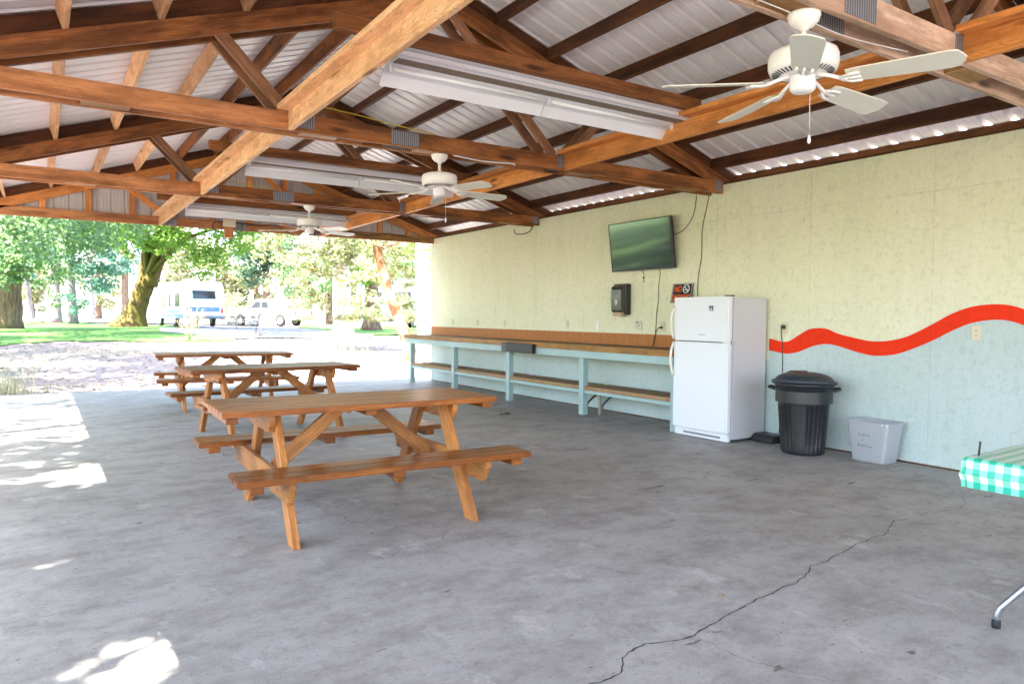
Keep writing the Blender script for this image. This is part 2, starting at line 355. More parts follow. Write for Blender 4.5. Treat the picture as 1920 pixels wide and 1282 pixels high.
# ------------------------------------------------------------------ mesh helpers
class MB:
    def __init__(s): s.bm = bmesh.new(); s.uvl = s.bm.loops.layers.uv.new('UVMap'); s.mats = []
    def mi(s, mat):
        if mat is None: return 0
        if mat not in s.mats: s.mats.append(mat)
        return s.mats.index(mat)
    def board(s, p0, p1, w, t, up=(0, 0, 1), mat=None, uvo=None, cut0=None, cut1=None):
        """timber from p0 to p1 (centre line), w = size along 'up', t = size across; UV metres along the grain"""
        p0, p1 = Vector(p0), Vector(p1); d = p1 - p0; L = d.length; d.normalize(); up = Vector(up)
        side = d.cross(up).normalized(); up = side.cross(d).normalized()
        ou, ov = (random.uniform(0, 60), random.uniform(0, 60)) if uvo is None else uvo
        vs = {}
        for e in (0, 1):
            c = (p0, p1)[e]; cut = (cut0, cut1)[e]
            for a in (-1, 1):
                for b_ in (-1, 1):
                    q = c + side * (a * t / 2) + up * (b_ * w / 2)
                    if cut is not None:     # cut the end on a plane (point, normal)
                        pp, nn = Vector(cut[0]), Vector(cut[1]); dn = d.dot(nn)
                        if abs(dn) > 1e-4: q = q + d * ((pp - q).dot(nn) / dn)
                    vs[e, a, b_] = s.bm.verts.new(q)
        mi = s.mi(mat)
        def face(keys, uvf):
            f = s.bm.faces.new([vs[k] for k in keys]); f.material_index = mi
            for lp, k in zip(f.loops, keys): lp[s.uvl].uv = uvf(k)
        for a in (-1, 1):
            ks = [(0, a, -1), (1, a, -1), (1, a, 1), (0, a, 1)]
            if a > 0: pass
            else: ks = ks[::-1]
            face(ks, lambda k, a=a: (ou + k[0] * L, ov + (0 if a > 0 else w + t) + k[2] * w / 2))
        for b_ in (-1, 1):
            ks = [(0, -1, b_), (1, -1, b_), (1, 1, b_), (0, 1, b_)]
            if b_ > 0: ks = ks[::-1]
            face(ks, lambda k, b_=b_: (ou + k[0] * L, ov + 3 * b_ + k[1] * t / 2))
        for e in (0, 1):
            ks = [(e, -1, -1), (e, 1, -1), (e, 1, 1), (e, -1, 1)]
            if e == 0: pass
            else: ks = ks[::-1]
            face(ks, lambda k, e=e: (ou + 7 + k[1] * t / 2, ov + k[2] * w / 2))
        return s
    def box(s, lo, hi, mat=None):
        lo, hi = Vector(lo), Vector(hi); c = (lo + hi) / 2; d = hi - lo
        ax = max(range(3), key=lambda i: d[i])
        if ax == 2: return s.board((c.x, c.y, lo.z), (c.x, c.y, hi.z), d.x, d.y, (1, 0, 0), mat)
        if ax == 0: return s.board((lo.x, c.y, c.z), (hi.x, c.y, c.z), d.z, d.y, (0, 0, 1), mat)
        return s.board((c.x, lo.y, c.z), (c.x, hi.y, c.z), d.z, d.x, (0, 0, 1), mat)
    def lathe(s, prof, c=(0, 0, 0), n=24, mat=None, ax='Z', sx=1, sy=1):
        rings = []; mi = s.mi(mat)
        for r, z in prof:
            ring = []
            for i in range(n):
                a = 2 * math.pi * i / n; x, y = r * math.cos(a) * sx, r * math.sin(a) * sy
                p = {'Z': (x, y, z), 'X': (z, x, y), 'Y': (x, z, y)}[ax]
                ring.append(s.bm.verts.new(Vector(p) + Vector(c)))
            rings.append(ring)
        for a, b_ in zip(rings, rings[1:]):
            for i in range(n):
                f = s.bm.faces.new([a[i], a[(i + 1) % n], b_[(i + 1) % n], b_[i]]); f.smooth = True; f.material_index = mi
        for ring, rv in ((rings[0], True), (rings[-1], False)):
            f = s.bm.faces.new(ring[::-1] if rv else ring); f.material_index = mi
        return s
    def tube(s, pts, r, n=8, mat=None, radii=None, smooth=True, jit=0):
        pts = [Vector(p) for p in pts]; rings = []; mi = s.mi(mat); prev = None
        ln = 0
        for i, p in enumerate(pts):
            d = (pts[min(i + 1, len(pts) - 1)] - pts[max(i - 1, 0)]).normalized()
            if prev is None: u_ = d.orthogonal().normalized()
            else: u_ = (prev - d * prev.dot(d)).normalized()
            prev = u_; v_ = d.cross(u_); rr = radii[i] if radii else r
            rings.append([s.bm.verts.new(p + (u_ * math.cos(2 * math.pi * k / n) + v_ * math.sin(2 * math.pi * k / n)) * rr * (1 + random.uniform(-jit, jit))) for k in range(n)])
        for i in range(len(rings) - 1):
            for k in range(n):
                f = s.bm.faces.new([rings[i][k], rings[i][(k + 1) % n], rings[i + 1][(k + 1) % n], rings[i + 1][k]]); f.smooth = smooth; f.material_index = mi
        for ring, rv in ((rings[0], True), (rings[-1], False)):
            f = s.bm.faces.new(ring[::-1] if rv else ring); f.material_index = mi
        return s
    def prism(s, poly, vec, mat=None):
        """polygon (3-D points) pushed along vec"""
        vec = Vector(vec); a = [s.bm.verts.new(Vector(p)) for p in poly]; b_ = [s.bm.verts.new(Vector(p) + vec) for p in poly]; mi = s.mi(mat)
        fs = [s.bm.faces.new(a[::-1]), s.bm.faces.new(b_)]
        for i in range(len(a)): fs.append(s.bm.faces.new([a[i], a[(i + 1) % len(a)], b_[(i + 1) % len(a)], b_[i]]))
        for f in fs:
            f.material_index = mi
            for lp in f.loops:
                co = lp.vert.co; lp[s.uvl].uv = (co.x + co.y, co.z)
        return s
    def grid(s, rows, mat=None, smooth=False, uvs=None):
        vs = [[s.bm.verts.new(Vector(p)) for p in r] for r in rows]; mi = s.mi(mat)
        for i in range(len(vs) - 1):
            for j in range(len(vs[0]) - 1):
                idx = [(i, j), (i, j + 1), (i + 1, j + 1), (i + 1, j)]
                f = s.bm.faces.new([vs[a][b_] for a, b_ in idx]); f.smooth = smooth; f.material_index = mi
                for lp, (a, b_) in zip(f.loops, idx):
                    lp[s.uvl].uv = uvs[a][b_] if uvs else (rows[a][b_][0], rows[a][b_][1])
        return s
    def build(s, name, mat=None, parent=None, bevel=0, seg=1, recalc=True, autosmooth=False):
        if recalc: bmesh.ops.recalc_face_normals(s.bm, faces=s.bm.faces)
        if bevel:
            es = [e for e in s.bm.edges if e.is_manifold and e.calc_face_angle(0) > .6]
            bmesh.ops.bevel(s.bm, geom=es, offset=bevel, segments=seg, affect='EDGES', clamp_overlap=True)
            for f in s.bm.faces:
                for lp in f.loops: pass
        me = bpy.data.meshes.new(name); s.bm.to_mesh(me); s.bm.free()
        mats = s.mats or [mat]
        if s.mats and mat is not None and s.mats == [None]: mats = [mat]
        for q in mats: me.materials.append(MAT[q or mat])
        o = bpy.data.objects.new(name, me); COL.objects.link(o)
        if parent is not None: o.parent = parent
        return o

def tag(o, label=None, cat=None, group=None, kind=None):
    for k, v in (('label', label), ('category', cat), ('group', group), ('kind', kind)):
        if v: o[k] = v
    return o
def thing(name, loc, rz, label, cat, group=None):
    o = bpy.data.objects.new(name, None); COL.objects.link(o); o.location = loc; o.rotation_euler = (0, 0, rz); o.empty_display_size = .2
    return tag(o, label, cat, group)
def kids(o): return [c for c in sc.objects if c.parent == o]
def copy_tree(o, parent=None):
    c = o.copy(); COL.objects.link(c)
    if parent is not None: c.parent = parent
    for ch in kids(o): copy_tree(ch, c)
    return c
def flatmesh(name, V, F, mat, parent=None):
    me = bpy.data.meshes.new(name); V = np.asarray(V, dtype=np.float32); F = np.asarray(F, dtype=np.int32); k = F.shape[1]
    me.vertices.add(len(V)); me.vertices.foreach_set('co', V.ravel())
    me.loops.add(F.size); me.loops.foreach_set('vertex_index', F.ravel())
    me.polygons.add(len(F)); me.polygons.foreach_set('loop_start', np.arange(0, F.size, k, dtype=np.int32))
    me.polygons.foreach_set('loop_total', np.full(len(F), k, dtype=np.int32)); me.update(calc_edges=True); me.validate()
    me.materials.append(MAT[mat]); o = bpy.data.objects.new(name, me); COL.objects.link(o)
    if parent is not None: o.parent = parent
    return o

# ------------------------------------------------------------------ the shelter
sh = thing('picnic_shelter', (0, 0, 0), 0, 'open timber picnic shelter with corrugated metal roof and one painted wall', 'shelter')
YT = [2.145, 5.795, 9.455]      # centres of the doubled trusses
GAP = .085                      # half spacing between the pair
ZC0, ZC1 = 2.736, 2.876         # bottom chord
XR_, SL = 3.0, 1 / 3            # ridge line, slope
LEN0, LEN1 = -5.2, 13.32
cs = 1 / math.sqrt(1 + SL * SL)
def chord_low(x): return 3.985 - SL * abs(x - XR_)     # underside of the top chords
def roof_z(x): return chord_low(x) + .1475 + .147       # where the sheets lie
WX = 6.61
MB().box((WX, LEN0, 0.016), (WX + .14, 13.11, 2.838)).build('wall', 'wall_green', sh)
MB().box((WX + .012, LEN0 + .01, 0.0), (WX + .13, 13.10, .0155)).build('sill_plate', 'truss_dark', sh)
# paint below the red wave, 2 mm of board thickness proud
up_ = [(5.5, 1.19), (5.2, 1.12), (4.985, 1.083), (4.80, 1.061), (4.66, 1.133), (4.53, 1.20), (4.35, 1.208), (4.22, 1.162), (4.06, 1.128), (3.88, 1.098), (3.71, 1.106), (3.535, 1.152), (3.33, 1.258), (3.156, 1.358), (3.0, 1.417), (2.84, 1.437), (2.72, 1.43), (2.60, 1.393), (2.3, 1.25), (1.9, 1.12), (1.4, 1.15), (.8, 1.32), (.2, 1.25), (-.6, 1.1), (-5.2, 1.2)]
lo_ = [(5.5, 1.06), (5.2, .99), (4.985, .957), (4.80, .934), (4.66, .959), (4.50, 1.022), (4.35, 1.053), (4.22, 1.040), (4.06, .998), (3.88, .963), (3.75, .966), (3.60, .995), (3.33, 1.111), (3.152, 1.21), (3.0, 1.278), (2.834, 1.308), (2.72, 1.303), (2.61, 1.268), (2.3, 1.12), (1.9, .99), (1.4, 1.02), (.8, 1.19), (.2, 1.12), (-.6, .97), (-5.2, 1.07)]
def curve(pts, ys):
    out = []
    P = sorted(pts)
    for y in ys:
        k = max(1, min(len(P) - 2, next((i for i in range(len(P)) if P[i][0] >= y), len(P) - 1)))
        i = max(1, min(len(P) - 3, k - 1))
        p0, p1, p2, p3 = P[i - 1], P[i], P[i + 1], P[i + 2]; t = (y - p1[0]) / (p2[0] - p1[0])
        m1 = (p2[1] - p0[1]) / (p2[0] - p0[0]) * (p2[0] - p1[0]); m2 = (p3[1] - p1[1]) / (p3[0] - p1[0]) * (p2[0] - p1[0])
        out.append((2 * t ** 3 - 3 * t * t + 1) * p1[1] + (t ** 3 - 2 * t * t + t) * m1 + (-2 * t ** 3 + 3 * t * t) * p2[1] + (t ** 3 - t * t) * m2)
    return out
ys = np.linspace(-5.19, 5.02, 320).tolist()
cu, cl = curve(up_, ys), curve(lo_, ys)
def sheet(name, x, a, b_, mat):
    m_ = MB(); m_.grid([[(x, y, z) for y, z in zip(ys, a)], [(x, y, z) for y, z in zip(ys, b_)]]); o = m_.build(name, mat, sh, recalc=False); return o
def fix(o):
    for p in o.data.polygons: pass
    return o
fix(sheet('painted_lower_wall', WX - .0025, [.017] * len(ys), [(p + q) / 2 for p, q in zip(cu, cl)], 'wall_blue'))
o = sheet('painted_wave', WX - .0045, cl, cu, 'stripe_red'); o['label'] = 'red painted wave band'
# behind the counter the blue runs to the worktop, behind the fridge the green runs down to it
MB().box((WX - .0025, 5.0205, .017), (WX + .001, 13.1, .86)).build('painted_lower_wall', 'wall_blue', sh)
MB().box((WX - .005, 5.76, .925), (WX + .001, 13.09, 1.087)).build('tile_backsplash', 'tile_brown', sh)
MB().box((WX + .001, LEN0 + .01, 2.84), (WX + .139, 13.1, 2.86)).build('wall_plate', 'truss_dark', sh)

def roof_half(sgn):
    """corrugated sheet: raised ribs every 205 mm, two small flutes between"""
    per = .205; prof = [(0, 0), (.014, .031), (.052, .031), (.066, 0), (.109, 0), (.111, .004), (.115, .004), (.117, 0), (.157, 0), (.159, .004), (.163, .004), (.165, 0)]
    yz = []; y0 = LEN0
    while y0 < LEN1:
        yz += [(y0 + a, z) for a, z in prof]; y0 += per
    xe = XR_ + sgn * 3.914
    rows = []
    for x in (XR_ + sgn * .003, xe):
        rows.append([(x, y, roof_z(x) + z + .001) for y, z in yz])
    m_ = MB(); m_.grid(rows); return m_.build('roof_sheet', 'roof_metal', sh, recalc=False)
roof_half(1); roof_half(-1)
m_ = MB()   # ridge cap
for s_ in (-1, 1):
    m_.board((XR_ + s_ * .1, LEN0, roof_z(XR_ + .1) + .03), (XR_ + s_ * .1, LEN1, roof_z(XR_ + .1) + .03), .003, .22, (s_ * SL, 0, 1))
m_.build('ridge_cap', 'roof_metal', sh)

nrm = {1: Vector((SL, 0, 1)).normalized(), -1: Vector((-SL, 0, 1)).normalized()}
def topchord(sgn, y, x0, x1, w, t, lift, mat, name, parent, m_=None):
    """a timber lying along the roof slope; its lower edge is 'lift' above the underside line of the top chords"""
    def P(x): return Vector((x, y, chord_low(x) + lift)) + Vector((0, 0, w / 2 / cs))
    bd = MB(); bd.board(P(x0), P(x1), w, t, nrm[sgn], cut0=((x0, y, 0), (1, 0, 0)), cut1=((x1, y, 0), (1, 0, 0)))
    return bd.build(name, mat, parent, bevel=.002)

def truss(yc, first):
    bc = MB()
    for k, s_ in enumerate((-1, 1)):
        y = yc + s_ * GAP
        bc.board((-.60, y, (ZC0 + ZC1) / 2), (1.69 if s_ < 0 else 2.3, y, (ZC0 + ZC1) / 2), .14, .036, mat='beam_pale' if first else 'truss_red')
        bc.board((1.692 if s_ < 0 else 2.302, y, (ZC0 + ZC1) / 2), (6.622, y, (ZC0 + ZC1) / 2), .14, .0362, mat='beam_pale' if first else 'truss_brown')
    # packing blocks between the pair
    for xb in (2.9, 4.6, 1.9, .4, 6.1): bc.board((xb - .15, yc, ZC0 + .05), (xb + .15, yc, ZC0 + .05), .088, .13, mat='counter_nosing')
    tr = bc.build('roof_truss', None, sh, bevel=.002)
    for s_ in (-1, 1):
        y = yc + s_ * GAP
        topchord(1, y, XR_ + .001, 6.92, .14, .036, 0, 'truss_brown', 'top_chord', tr)
        topchord(-1, y, XR_ - .001, -.92, .14, .036, 0, 'truss_brown', 'top_chord', tr)
    for sgn in (1, -1):   # purlin board on the pair
        topchord(sgn, yc, XR_ + sgn * .002, XR_ + sgn * 3.92, .135, .12, .142, 'truss_dark', 'rafter_board', tr)
    nL, nR = 1.72, 4.28
    def web(p, q, mat):
        for s_ in (-1, 1):
            b_ = MB(); b_.board((p[0], yc + s_ * GAP, p[1]), (q[0], yc + s_ * GAP, q[1]), .088, .031, Vector((q[0] - p[0], 0, q[1] - p[1])).cross(Vector((0, 1, 0))))
            b_.build('web', mat, tr, bevel=.002)
    web((nL - .09, ZC1 - .01), (1.13, chord_low(1.13) + .02), 'web_grey')
    web((nR + .08, ZC1 - .01), (4.87, chord_low(4.87) + .02), 'web_grey')
    web((nL + .09, ZC1 - .01), (2.93, chord_low(2.93) - .0), 'web_grey')
    web((nR - .09, ZC1 - .01), (3.07, chord_low(3.07) - .0), 'web_grey')
    def plate(x, z, w, h, face=-1, s_=-1):
        y = yc + s_ * GAP + face * .0205
        b_ = MB(); b_.board((x - w / 2, y, z), (x + w / 2, y, z), h, .003); b_.build('connector_plate', 'truss_plate', tr)
    zc = (ZC0 + ZC1) / 2
    for s_ in (-1, 1):
        f_ = -1
        plate(nR + .02, zc + .012, .15, .118, f_, s_); plate(nL + .04, zc + .02, .15, .118, f_, s_)
        plate(3.32 if first else 2.62, zc, .26, .118, f_, s_); plate(6.535, zc + .012, .105, .11, f_, s_); plate(-.5, zc + .012, .105, .11, f_, s_)
        plate(3.0, 4.03, .24, .16, f_, s_)
    return tr
truss(YT[0], True); truss(YT[1], False); truss(YT[2], False)
# far gable truss: single, studded, with siding outside
YG = 13.02
gb = MB(); gb.board((-.60, YG, (ZC0 + ZC1) / 2), (4.1, YG, (ZC0 + ZC1) / 2), .14, .036, mat='truss_red'); gb.board((4.102, YG, (ZC0 + ZC1) / 2), (6.622, YG, (ZC0 + ZC1) / 2), .14, .0362, mat='counter_nosing')
gt = gb.build('gable_truss', None, sh, bevel=.002)
for sgn in (1, -1):
    topchord(sgn, YG, XR_ + sgn * .001, XR_ + sgn * 3.92, .14, .036, 0, 'beam_orange', 'top_chord', gt)
    topchord(sgn, YG, XR_ + sgn * .002, XR_ + sgn * 3.92, .135, .036, .142, 'truss_dark', 'rafter_board', gt)
for x in (.05, .65, 1.25, 1.85, 2.46, 3.067, 3.67, 4.27, 4.87, 5.466, 6.06):
    b_ = MB(); b_.board((x, YG + .012, ZC1 + .001), (x, YG + .012, chord_low(x) - .001), .086, .036, (1, 0, 0)); b_.build('stud', 'beam_orange', gt, bevel=.002)
for p, q in (((1.66, 2.95), (1.13, 3.36)), ((4.2, 2.90), (3.07, 3.94)), ((1.80, 2.90), (2.93, 3.94)), ((4.34, 2.95), (4.87, 3.36))):
    b_ = MB(); b_.board((p[0], YG - .022, p[1]), (q[0], YG - .022, q[1]), .088, .03, Vector((q[0] - p[0], 0, q[1] - p[1])).cross(Vector((0, 1, 0)))); b_.build('web', 'beam_orange', gt, bevel=.002)
for x in (1.80, 4.3, 2.9):
    b_ = MB(); b_.board((x - .1, YG - .0205, 2.80), (x + .1, YG - .0205, 2.80), .118, .003); b_.build('connector_plate', 'truss_plate', gt)
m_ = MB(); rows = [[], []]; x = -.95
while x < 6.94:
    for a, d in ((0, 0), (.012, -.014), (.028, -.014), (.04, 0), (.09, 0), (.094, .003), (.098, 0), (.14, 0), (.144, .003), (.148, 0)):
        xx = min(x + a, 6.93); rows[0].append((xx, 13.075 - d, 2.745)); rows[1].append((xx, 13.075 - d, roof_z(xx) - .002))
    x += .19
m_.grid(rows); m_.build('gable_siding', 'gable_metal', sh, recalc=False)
# purlins, bay by bay
bays = [(LEN0 + .02, YT[0] - .062), (YT[0] + .062, YT[1] - .062), (YT[1] + .062, YT[2] - .062), (YT[2] + .062, YG - .02)]
xs = [3.10, 3.52, 4.11, 4.69, 5.27, 5.85, 6.43]
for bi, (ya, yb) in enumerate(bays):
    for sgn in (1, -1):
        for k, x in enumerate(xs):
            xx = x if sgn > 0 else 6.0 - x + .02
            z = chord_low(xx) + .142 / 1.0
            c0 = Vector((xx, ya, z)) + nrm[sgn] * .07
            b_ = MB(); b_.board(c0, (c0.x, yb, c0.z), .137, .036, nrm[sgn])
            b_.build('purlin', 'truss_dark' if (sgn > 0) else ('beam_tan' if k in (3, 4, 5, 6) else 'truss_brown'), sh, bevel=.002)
for sgn in (1, -1):   # eave boards
    x = XR_ + sgn * 3.885
    MB().box((x - .011, LEN0 + .01, roof_z(x) - .15), (x + .011, LEN1 - .01, roof_z(x) - .004)).build('eave_board', 'truss_dark', sh)
# lengthwise tie beams: a plank on edge with a flat plank on top
for bi, (ya, yb) in enumerate([(LEN0 + .02, YT[0] - GAP - .02), (YT[0] + GAP + .02, YT[1] - GAP - .02), (YT[1] + GAP + .02, YT[2] - GAP - .02), (YT[2] + GAP + .02, YG - .02)]):
    for xo, mt in ((1.667, 'beam_tan'), (4.345, 'beam_orange')):
        t_ = MB().box((xo - .037, ya, ZC0), (xo, yb, ZC0 + .144)).build('tie_beam', mt, sh, bevel=.002)
        MB().box((xo - .122, ya, ZC0 + .146), (xo, yb, ZC0 + .184)).build('top_plank', mt, t_, bevel=.002)
# cross boards that carry the tube lamps
LY = [4.05, 7.66, 11.42]
for y in LY:
    MB().box((1.41, y - .065, ZC0 + .186), (4.36, y + .0, ZC0 + .275)).build('lamp_board', 'truss_brown', sh, bevel=.002)
# posts of the open side
for y in YT + [13.02]:
    MB().box((-.735, y - .062, -.02), (-.602, y + .062, ZC0 + .14)).build('post', 'truss_brown', sh, bevel=.004)
# services on the gable and trusses
jb = MB().box((2.60, YG - .16, 2.78), (2.80, YG - .09, 2.90)).build('junction_box', 'outlet_cream', sh, bevel=.006)
MB().box((2.63, YG - .10, 2.60), (2.77, YG - .019, 2.779)).build('mounting_block', 'truss_red', sh, bevel=.003)
MB().box((2.62, YG - .08, 2.901), (2.78, YG - .04, 2.97)).build('outlet_block', 'beam_orange', sh, bevel=.003)
def cable(name, pts, r, mat, parent=None, n=6):
    P = [Vector(p) for p in pts]; out = []
    for i in range(len(P) - 1):
        p0, p1, p2, p3 = P[max(i - 1, 0)], P[i], P[i + 1], P[min(i + 2, len(P) - 1)]
        for k in range(6):
            t = k / 6; out.append(.5 * ((2 * p1) + (p2 - p0) * t + (2 * p0 - 5 * p1 + 4 * p2 - p3) * t * t + (3 * p1 - p0 - 3 * p2 + p3) * t ** 3))
    out.append(P[-1]); m_ = MB(); m_.tube(out, r, n); return m_.build(name, mat, parent)
cable('cable', [(2.60, YG - .12, 2.84), (2.5, YG - .09, 2.86), (2.44, YG - .07, 2.78), (2.5, YG - .05, 2.70), (2.60, YG - .045, 2.68)], .008, 'cord_black', sh)
cable('cable', [(2.80, YG - .12, 2.84), (2.9, YG - .08, 2.85), (2.93, YG - .06, 2.76), (2.85, YG - .05, 2.68), (2.76, YG - .045, 2.64)], .008, 'cord_black', sh)
cable('cable', [(2.8, YG - .10, 2.86), (3.2, YG - .05, 2.84), (3.5, YG - .045, 2.86), (3.8, YG - .045, 2.72), (4.1, YG - .045, 2.76), (4.5, YG - .045, 2.88), (4.8, YG - .045, 2.87), (5.2, YG - .045, 2.80), (5.6, YG - .045, 2.87), (6.0, YG - .045, 2.83), (6.3, YG - .045, 2.79)], .008, 'cord_black', sh)
cable('cable', [(1.9, YT[1] - .125, 2.95), (2.2, YT[1] - .13, 2.93), (2.5, YT[1] - .13, 2.90), (2.8, YT[1] - .12, 2.885), (3.0, YT[1] - .02, 2.89)], .005, 'cord_yellow', sh)
cable('cable', [(1.9, YT[2] - .125, 2.93), (2.2, YT[2] - .13, 2.90), (2.5, YT[2] - .12, 2.88)], .005, 'cord_yellow', sh)
cable('cable', [(3.1, YT[1] - .07, 2.733), (3.4, YT[1] - .09, 2.715), (3.7, YT[1] - .11, 2.725), (3.72, YT[1] - .12, 2.71)], .006, 'plate_white', sh)
cable('cable', [(2.3, YT[0] + .0, 2.725), (2.9, YT[0] + .02, 2.735), (3.4, YT[0] + .02, 2.72), (3.9, YT[0] - .02, 2.735)], .003, 'plate_white', sh)
cable('cable', [(WX - .02, 10.05, 2.74), (WX - .03, 10.0, 2.67), (WX - .03, 9.82, 2.64), (WX - .03, 9.6, 2.66), (WX - .03, 9.5, 2.73), (WX - .02, 9.48, 2.76)], .007, 'cord_black', sh)

# ------------------------------------------------------------------ floor and land
fl = MB(); fl.box((-1.35, -6.2, -.12), (6.75, 13.86, 0)); fl = tag(fl.build('floor', 'concrete', bevel=.006), kind='structure')
fl['label'] = 'cracked grey concrete slab under the shelter'
def crack(pts, w, seed):
    random.seed(seed); P = [Vector((x, y, 0)) for x, y in pts]; L = []; 
    for a, b_ in zip(P, P[1:]):
        n = max(2, int((b_ - a).length / .022)); d = (b_ - a).normalized(); s_ = Vector((-d.y, d.x, 0))
        off = 0
        for k in range(n):
            off = off * .7 + random.uniform(-.007, .007); L.append(a + (b_ - a) * (k / n) + s_ * off * math.sin(math.pi * k / n) ** .4)
    L.append(P[-1]); m_ = MB(); rows = [[], []]
    for i, p in enumerate(L):
        d = (L[min(i + 1, len(L) - 1)] - L[max(i - 1, 0)]).normalized(); s_ = Vector((-d.y, d.x, 0)); ww = w * random.uniform(.35, 1.25) * min(1, i / 5 + .2, (len(L) - i) / 5 + .1)
        rows[0].append(p + s_ * ww / 2 + Vector((0, 0, .0015))); rows[1].append(p - s_ * ww / 2 + Vector((0, 0, .0015)))
    m_.grid(rows); m_.build('crack', 'black_rubber', fl)
main = [(1.45, 1.93), (1.623, 1.962), (1.715, 1.953), (1.766, 1.960), (1.836, 2.024), (1.906, 2.071), (2.017, 2.091), (2.189, 2.039), (2.259, 2.045), (2.386, 2.073), (2.654, 2.122), (2.791, 2.157), (2.897, 2.156), (3.002, 2.182), (3.116, 2.181), (3.306, 2.238), (3.402, 2.296), (3.532, 2.289), (3.786, 2.34), (3.961, 2.383), (4.293, 2.396), (4.428, 2.456), (4.635, 2.537), (4.822, 2.481), (5.032, 2.519), (5.264, 2.441), (5.521, 2.508), (5.81, 2.651), (6.2, 2.7)]
crack(main[:24], .006, 1); crack(main[23:], .0035, 2)
crack([(4.635, 2.537), (4.607, 2.665), (4.578, 2.837), (4.63, 3.01), (4.582, 3.169), (4.551, 3.465), (4.50, 3.8)], .0035, 3)
crack([(2.239, 2.028), (2.248, 1.951), (2.238, 1.836), (2.255, 1.761), (2.28, 1.732), (2.305, 1.68), (2.312, 1.616), (2.365, 1.575), (2.384, 1.512), (2.441, 1.445)], .0025, 4)
crack([(2.02, 2.094), (2.05, 2.221), (2.047, 2.285), (2.006, 2.359)], .002, 5)
crack([(-.3, 3.67), (-.158, 3.669), (-.065, 3.658), (.031, 3.662), (.151, 3.671), (.265, 3.67), (.396, 3.68)], .002, 6)
crack([(2.28, 3.16), (2.32, 3.02), (2.42, 2.90), (2.5, 2.72), (2.62, 2.62)], .002, 7)
random.seed(21)
stains = [((3.965, 4.019), .09), ((4.821, 3.788), .06), ((2.348, 2.01), .022), ((2.647, 1.683), .014), ((2.184, 1.991), .035), ((2.296, 1.673), .035), ((5.886, 2.51), .05), ((4.905, 2.272), .02), ((4.798, 2.047), .03), ((2.908, 1.79), .015), ((2.854, 1.474), .03), ((3.4, 3.3), .03), ((1.1, 2.6), .02), ((1.6, 3.0), .03), ((3.0, 4.9), .05), ((5.4, 3.3), .06)]
plain('stain', (.17, .14, .125), .6, var=.3)
for (x, y), r_ in stains:
    m_ = MB(); n = 22; ph = [random.uniform(0, 6.28) for _ in range(4)]
    ring = []
    for i in range(n):
        a = 2 * math.pi * i / n; rr = r_ * (.6 + .25 * math.sin(2 * a + ph[0]) + .2 * math.sin(3 * a + ph[1]) + .15 * math.sin(7 * a + ph[2]))
        ring.append((x + rr * 1.5 * math.cos(a), y + rr * .5 * math.sin(a), .0012))
    vs = [m_.bm.verts.new(p) for p in ring]; m_.bm.faces.new(vs); m_.build('floor_stain', 'stain', fl)

gx = np.concatenate([np.linspace(-150, -30, 13), np.linspace(-26, 60, 60), np.linspace(66, 220, 16)]); gy = np.concatenate([np.linspace(-80, -8, 12), np.linspace(-6, 100, 80), np.linspace(106, 320, 18)])
V = [(x, y, hgt(x, y)) for y in gy for x in gx]; nx = len(gx)
F = [(j * nx + i, j * nx + i + 1, (j + 1) * nx + i + 1, (j + 1) * nx + i) for j in range(len(gy) - 1) for i in range(nx - 1)]
gd = tag(flatmesh('ground', V, F, 'dirt'), kind='structure'); gd.data.polygons.foreach_set('use_smooth', [True] * len(F))
def sheet_px(name, near, far, mat, lift, label=None, n=14, wob=.25):
    """a sheet of ground between two surveyed edges, laid on the terrain"""
    def g0(px, py):
        q = FWD + RIGHT * ((px - 960) / 1354.1) + UP * ((641 - py) / 1354.1); t = 10.0
        for _ in range(40):
            P = q * t; t = (CH - hgt(P.x, P.y)) / max(1e-4, -q.z)
            t = min(t, 150)
        return q * t
    def edge(pts):
        out = []
        for (a, b_) in zip(pts, pts[1:]):
            A, B = g0(*a), g0(*b_)
            for k in range(12): out.append(A.lerp(B, k / 12))
        out.append(B); return out
    A, B = edge(near), edge(far); m_ = len(A); rows = []
    B = [B[int(i * (len(B) - 1) / (m_ - 1))].lerp(B[min(len(B) - 1, int(i * (len(B) - 1) / (m_ - 1)) + 1)], (i * (len(B) - 1) / (m_ - 1)) % 1) for i in range(m_)]
    random.seed(hash(name) % 97 if False else len(name)); wa = 0
    for k in range(n + 1):
        r_ = []
        for i in range(m_):
            p = A[i].lerp(B[i], k / n)
            if k in (0, n): p = p + (B[i] - A[i]).normalized() * wob * (math.sin(i * .9) + .6 * math.sin(i * 2.3 + 1) + random.uniform(-.4, .4))
            r_.append((p.x, p.y, hgt(p.x, p.y) + lift))
        rows.append(r_)
    mm = MB(); mm.grid(rows, smooth=True); o = mm.build(name, mat, recalc=False); tag(o, label, kind='structure'); return o
sheet_px('lawn', [(-260, 652), (0, 648), (120, 640), (330, 642), (440, 640)], [(-260, 607), (0, 606.5), (150, 606), (330, 611), (440, 620)], 'lawn_green', .035, 'bright green mown lawn beyond the slab')
sheet_px('gravel_pad', [(300, 624), (430, 636), (700, 633)], [(300, 616), (430, 615), (700, 616)], 'gravel_grey', .055, 'purple grey gravel pad behind the hookup post')
sheet_px('lawn', [(560, 617), (700, 624), (1000, 628)], [(560, 610), (700, 610), (1000, 611)], 'lawn_green', .075, 'green lawn strip in front of the white pickup')
sheet_px('road', [(-300, 606), (200, 606), (430, 611), (700, 609)], [(-300, 601), (200, 601), (430, 601), (700, 601)], 'road_pale', .09, 'pale sunlit campground road', wob=.1)
sheet_px('path', [(530, 722), (640, 719), (900, 722)], [(600, 674), (660, 662), (900, 655)], 'pale_concrete', .03, 'white sunlit path at the far end of the slab', wob=.03)

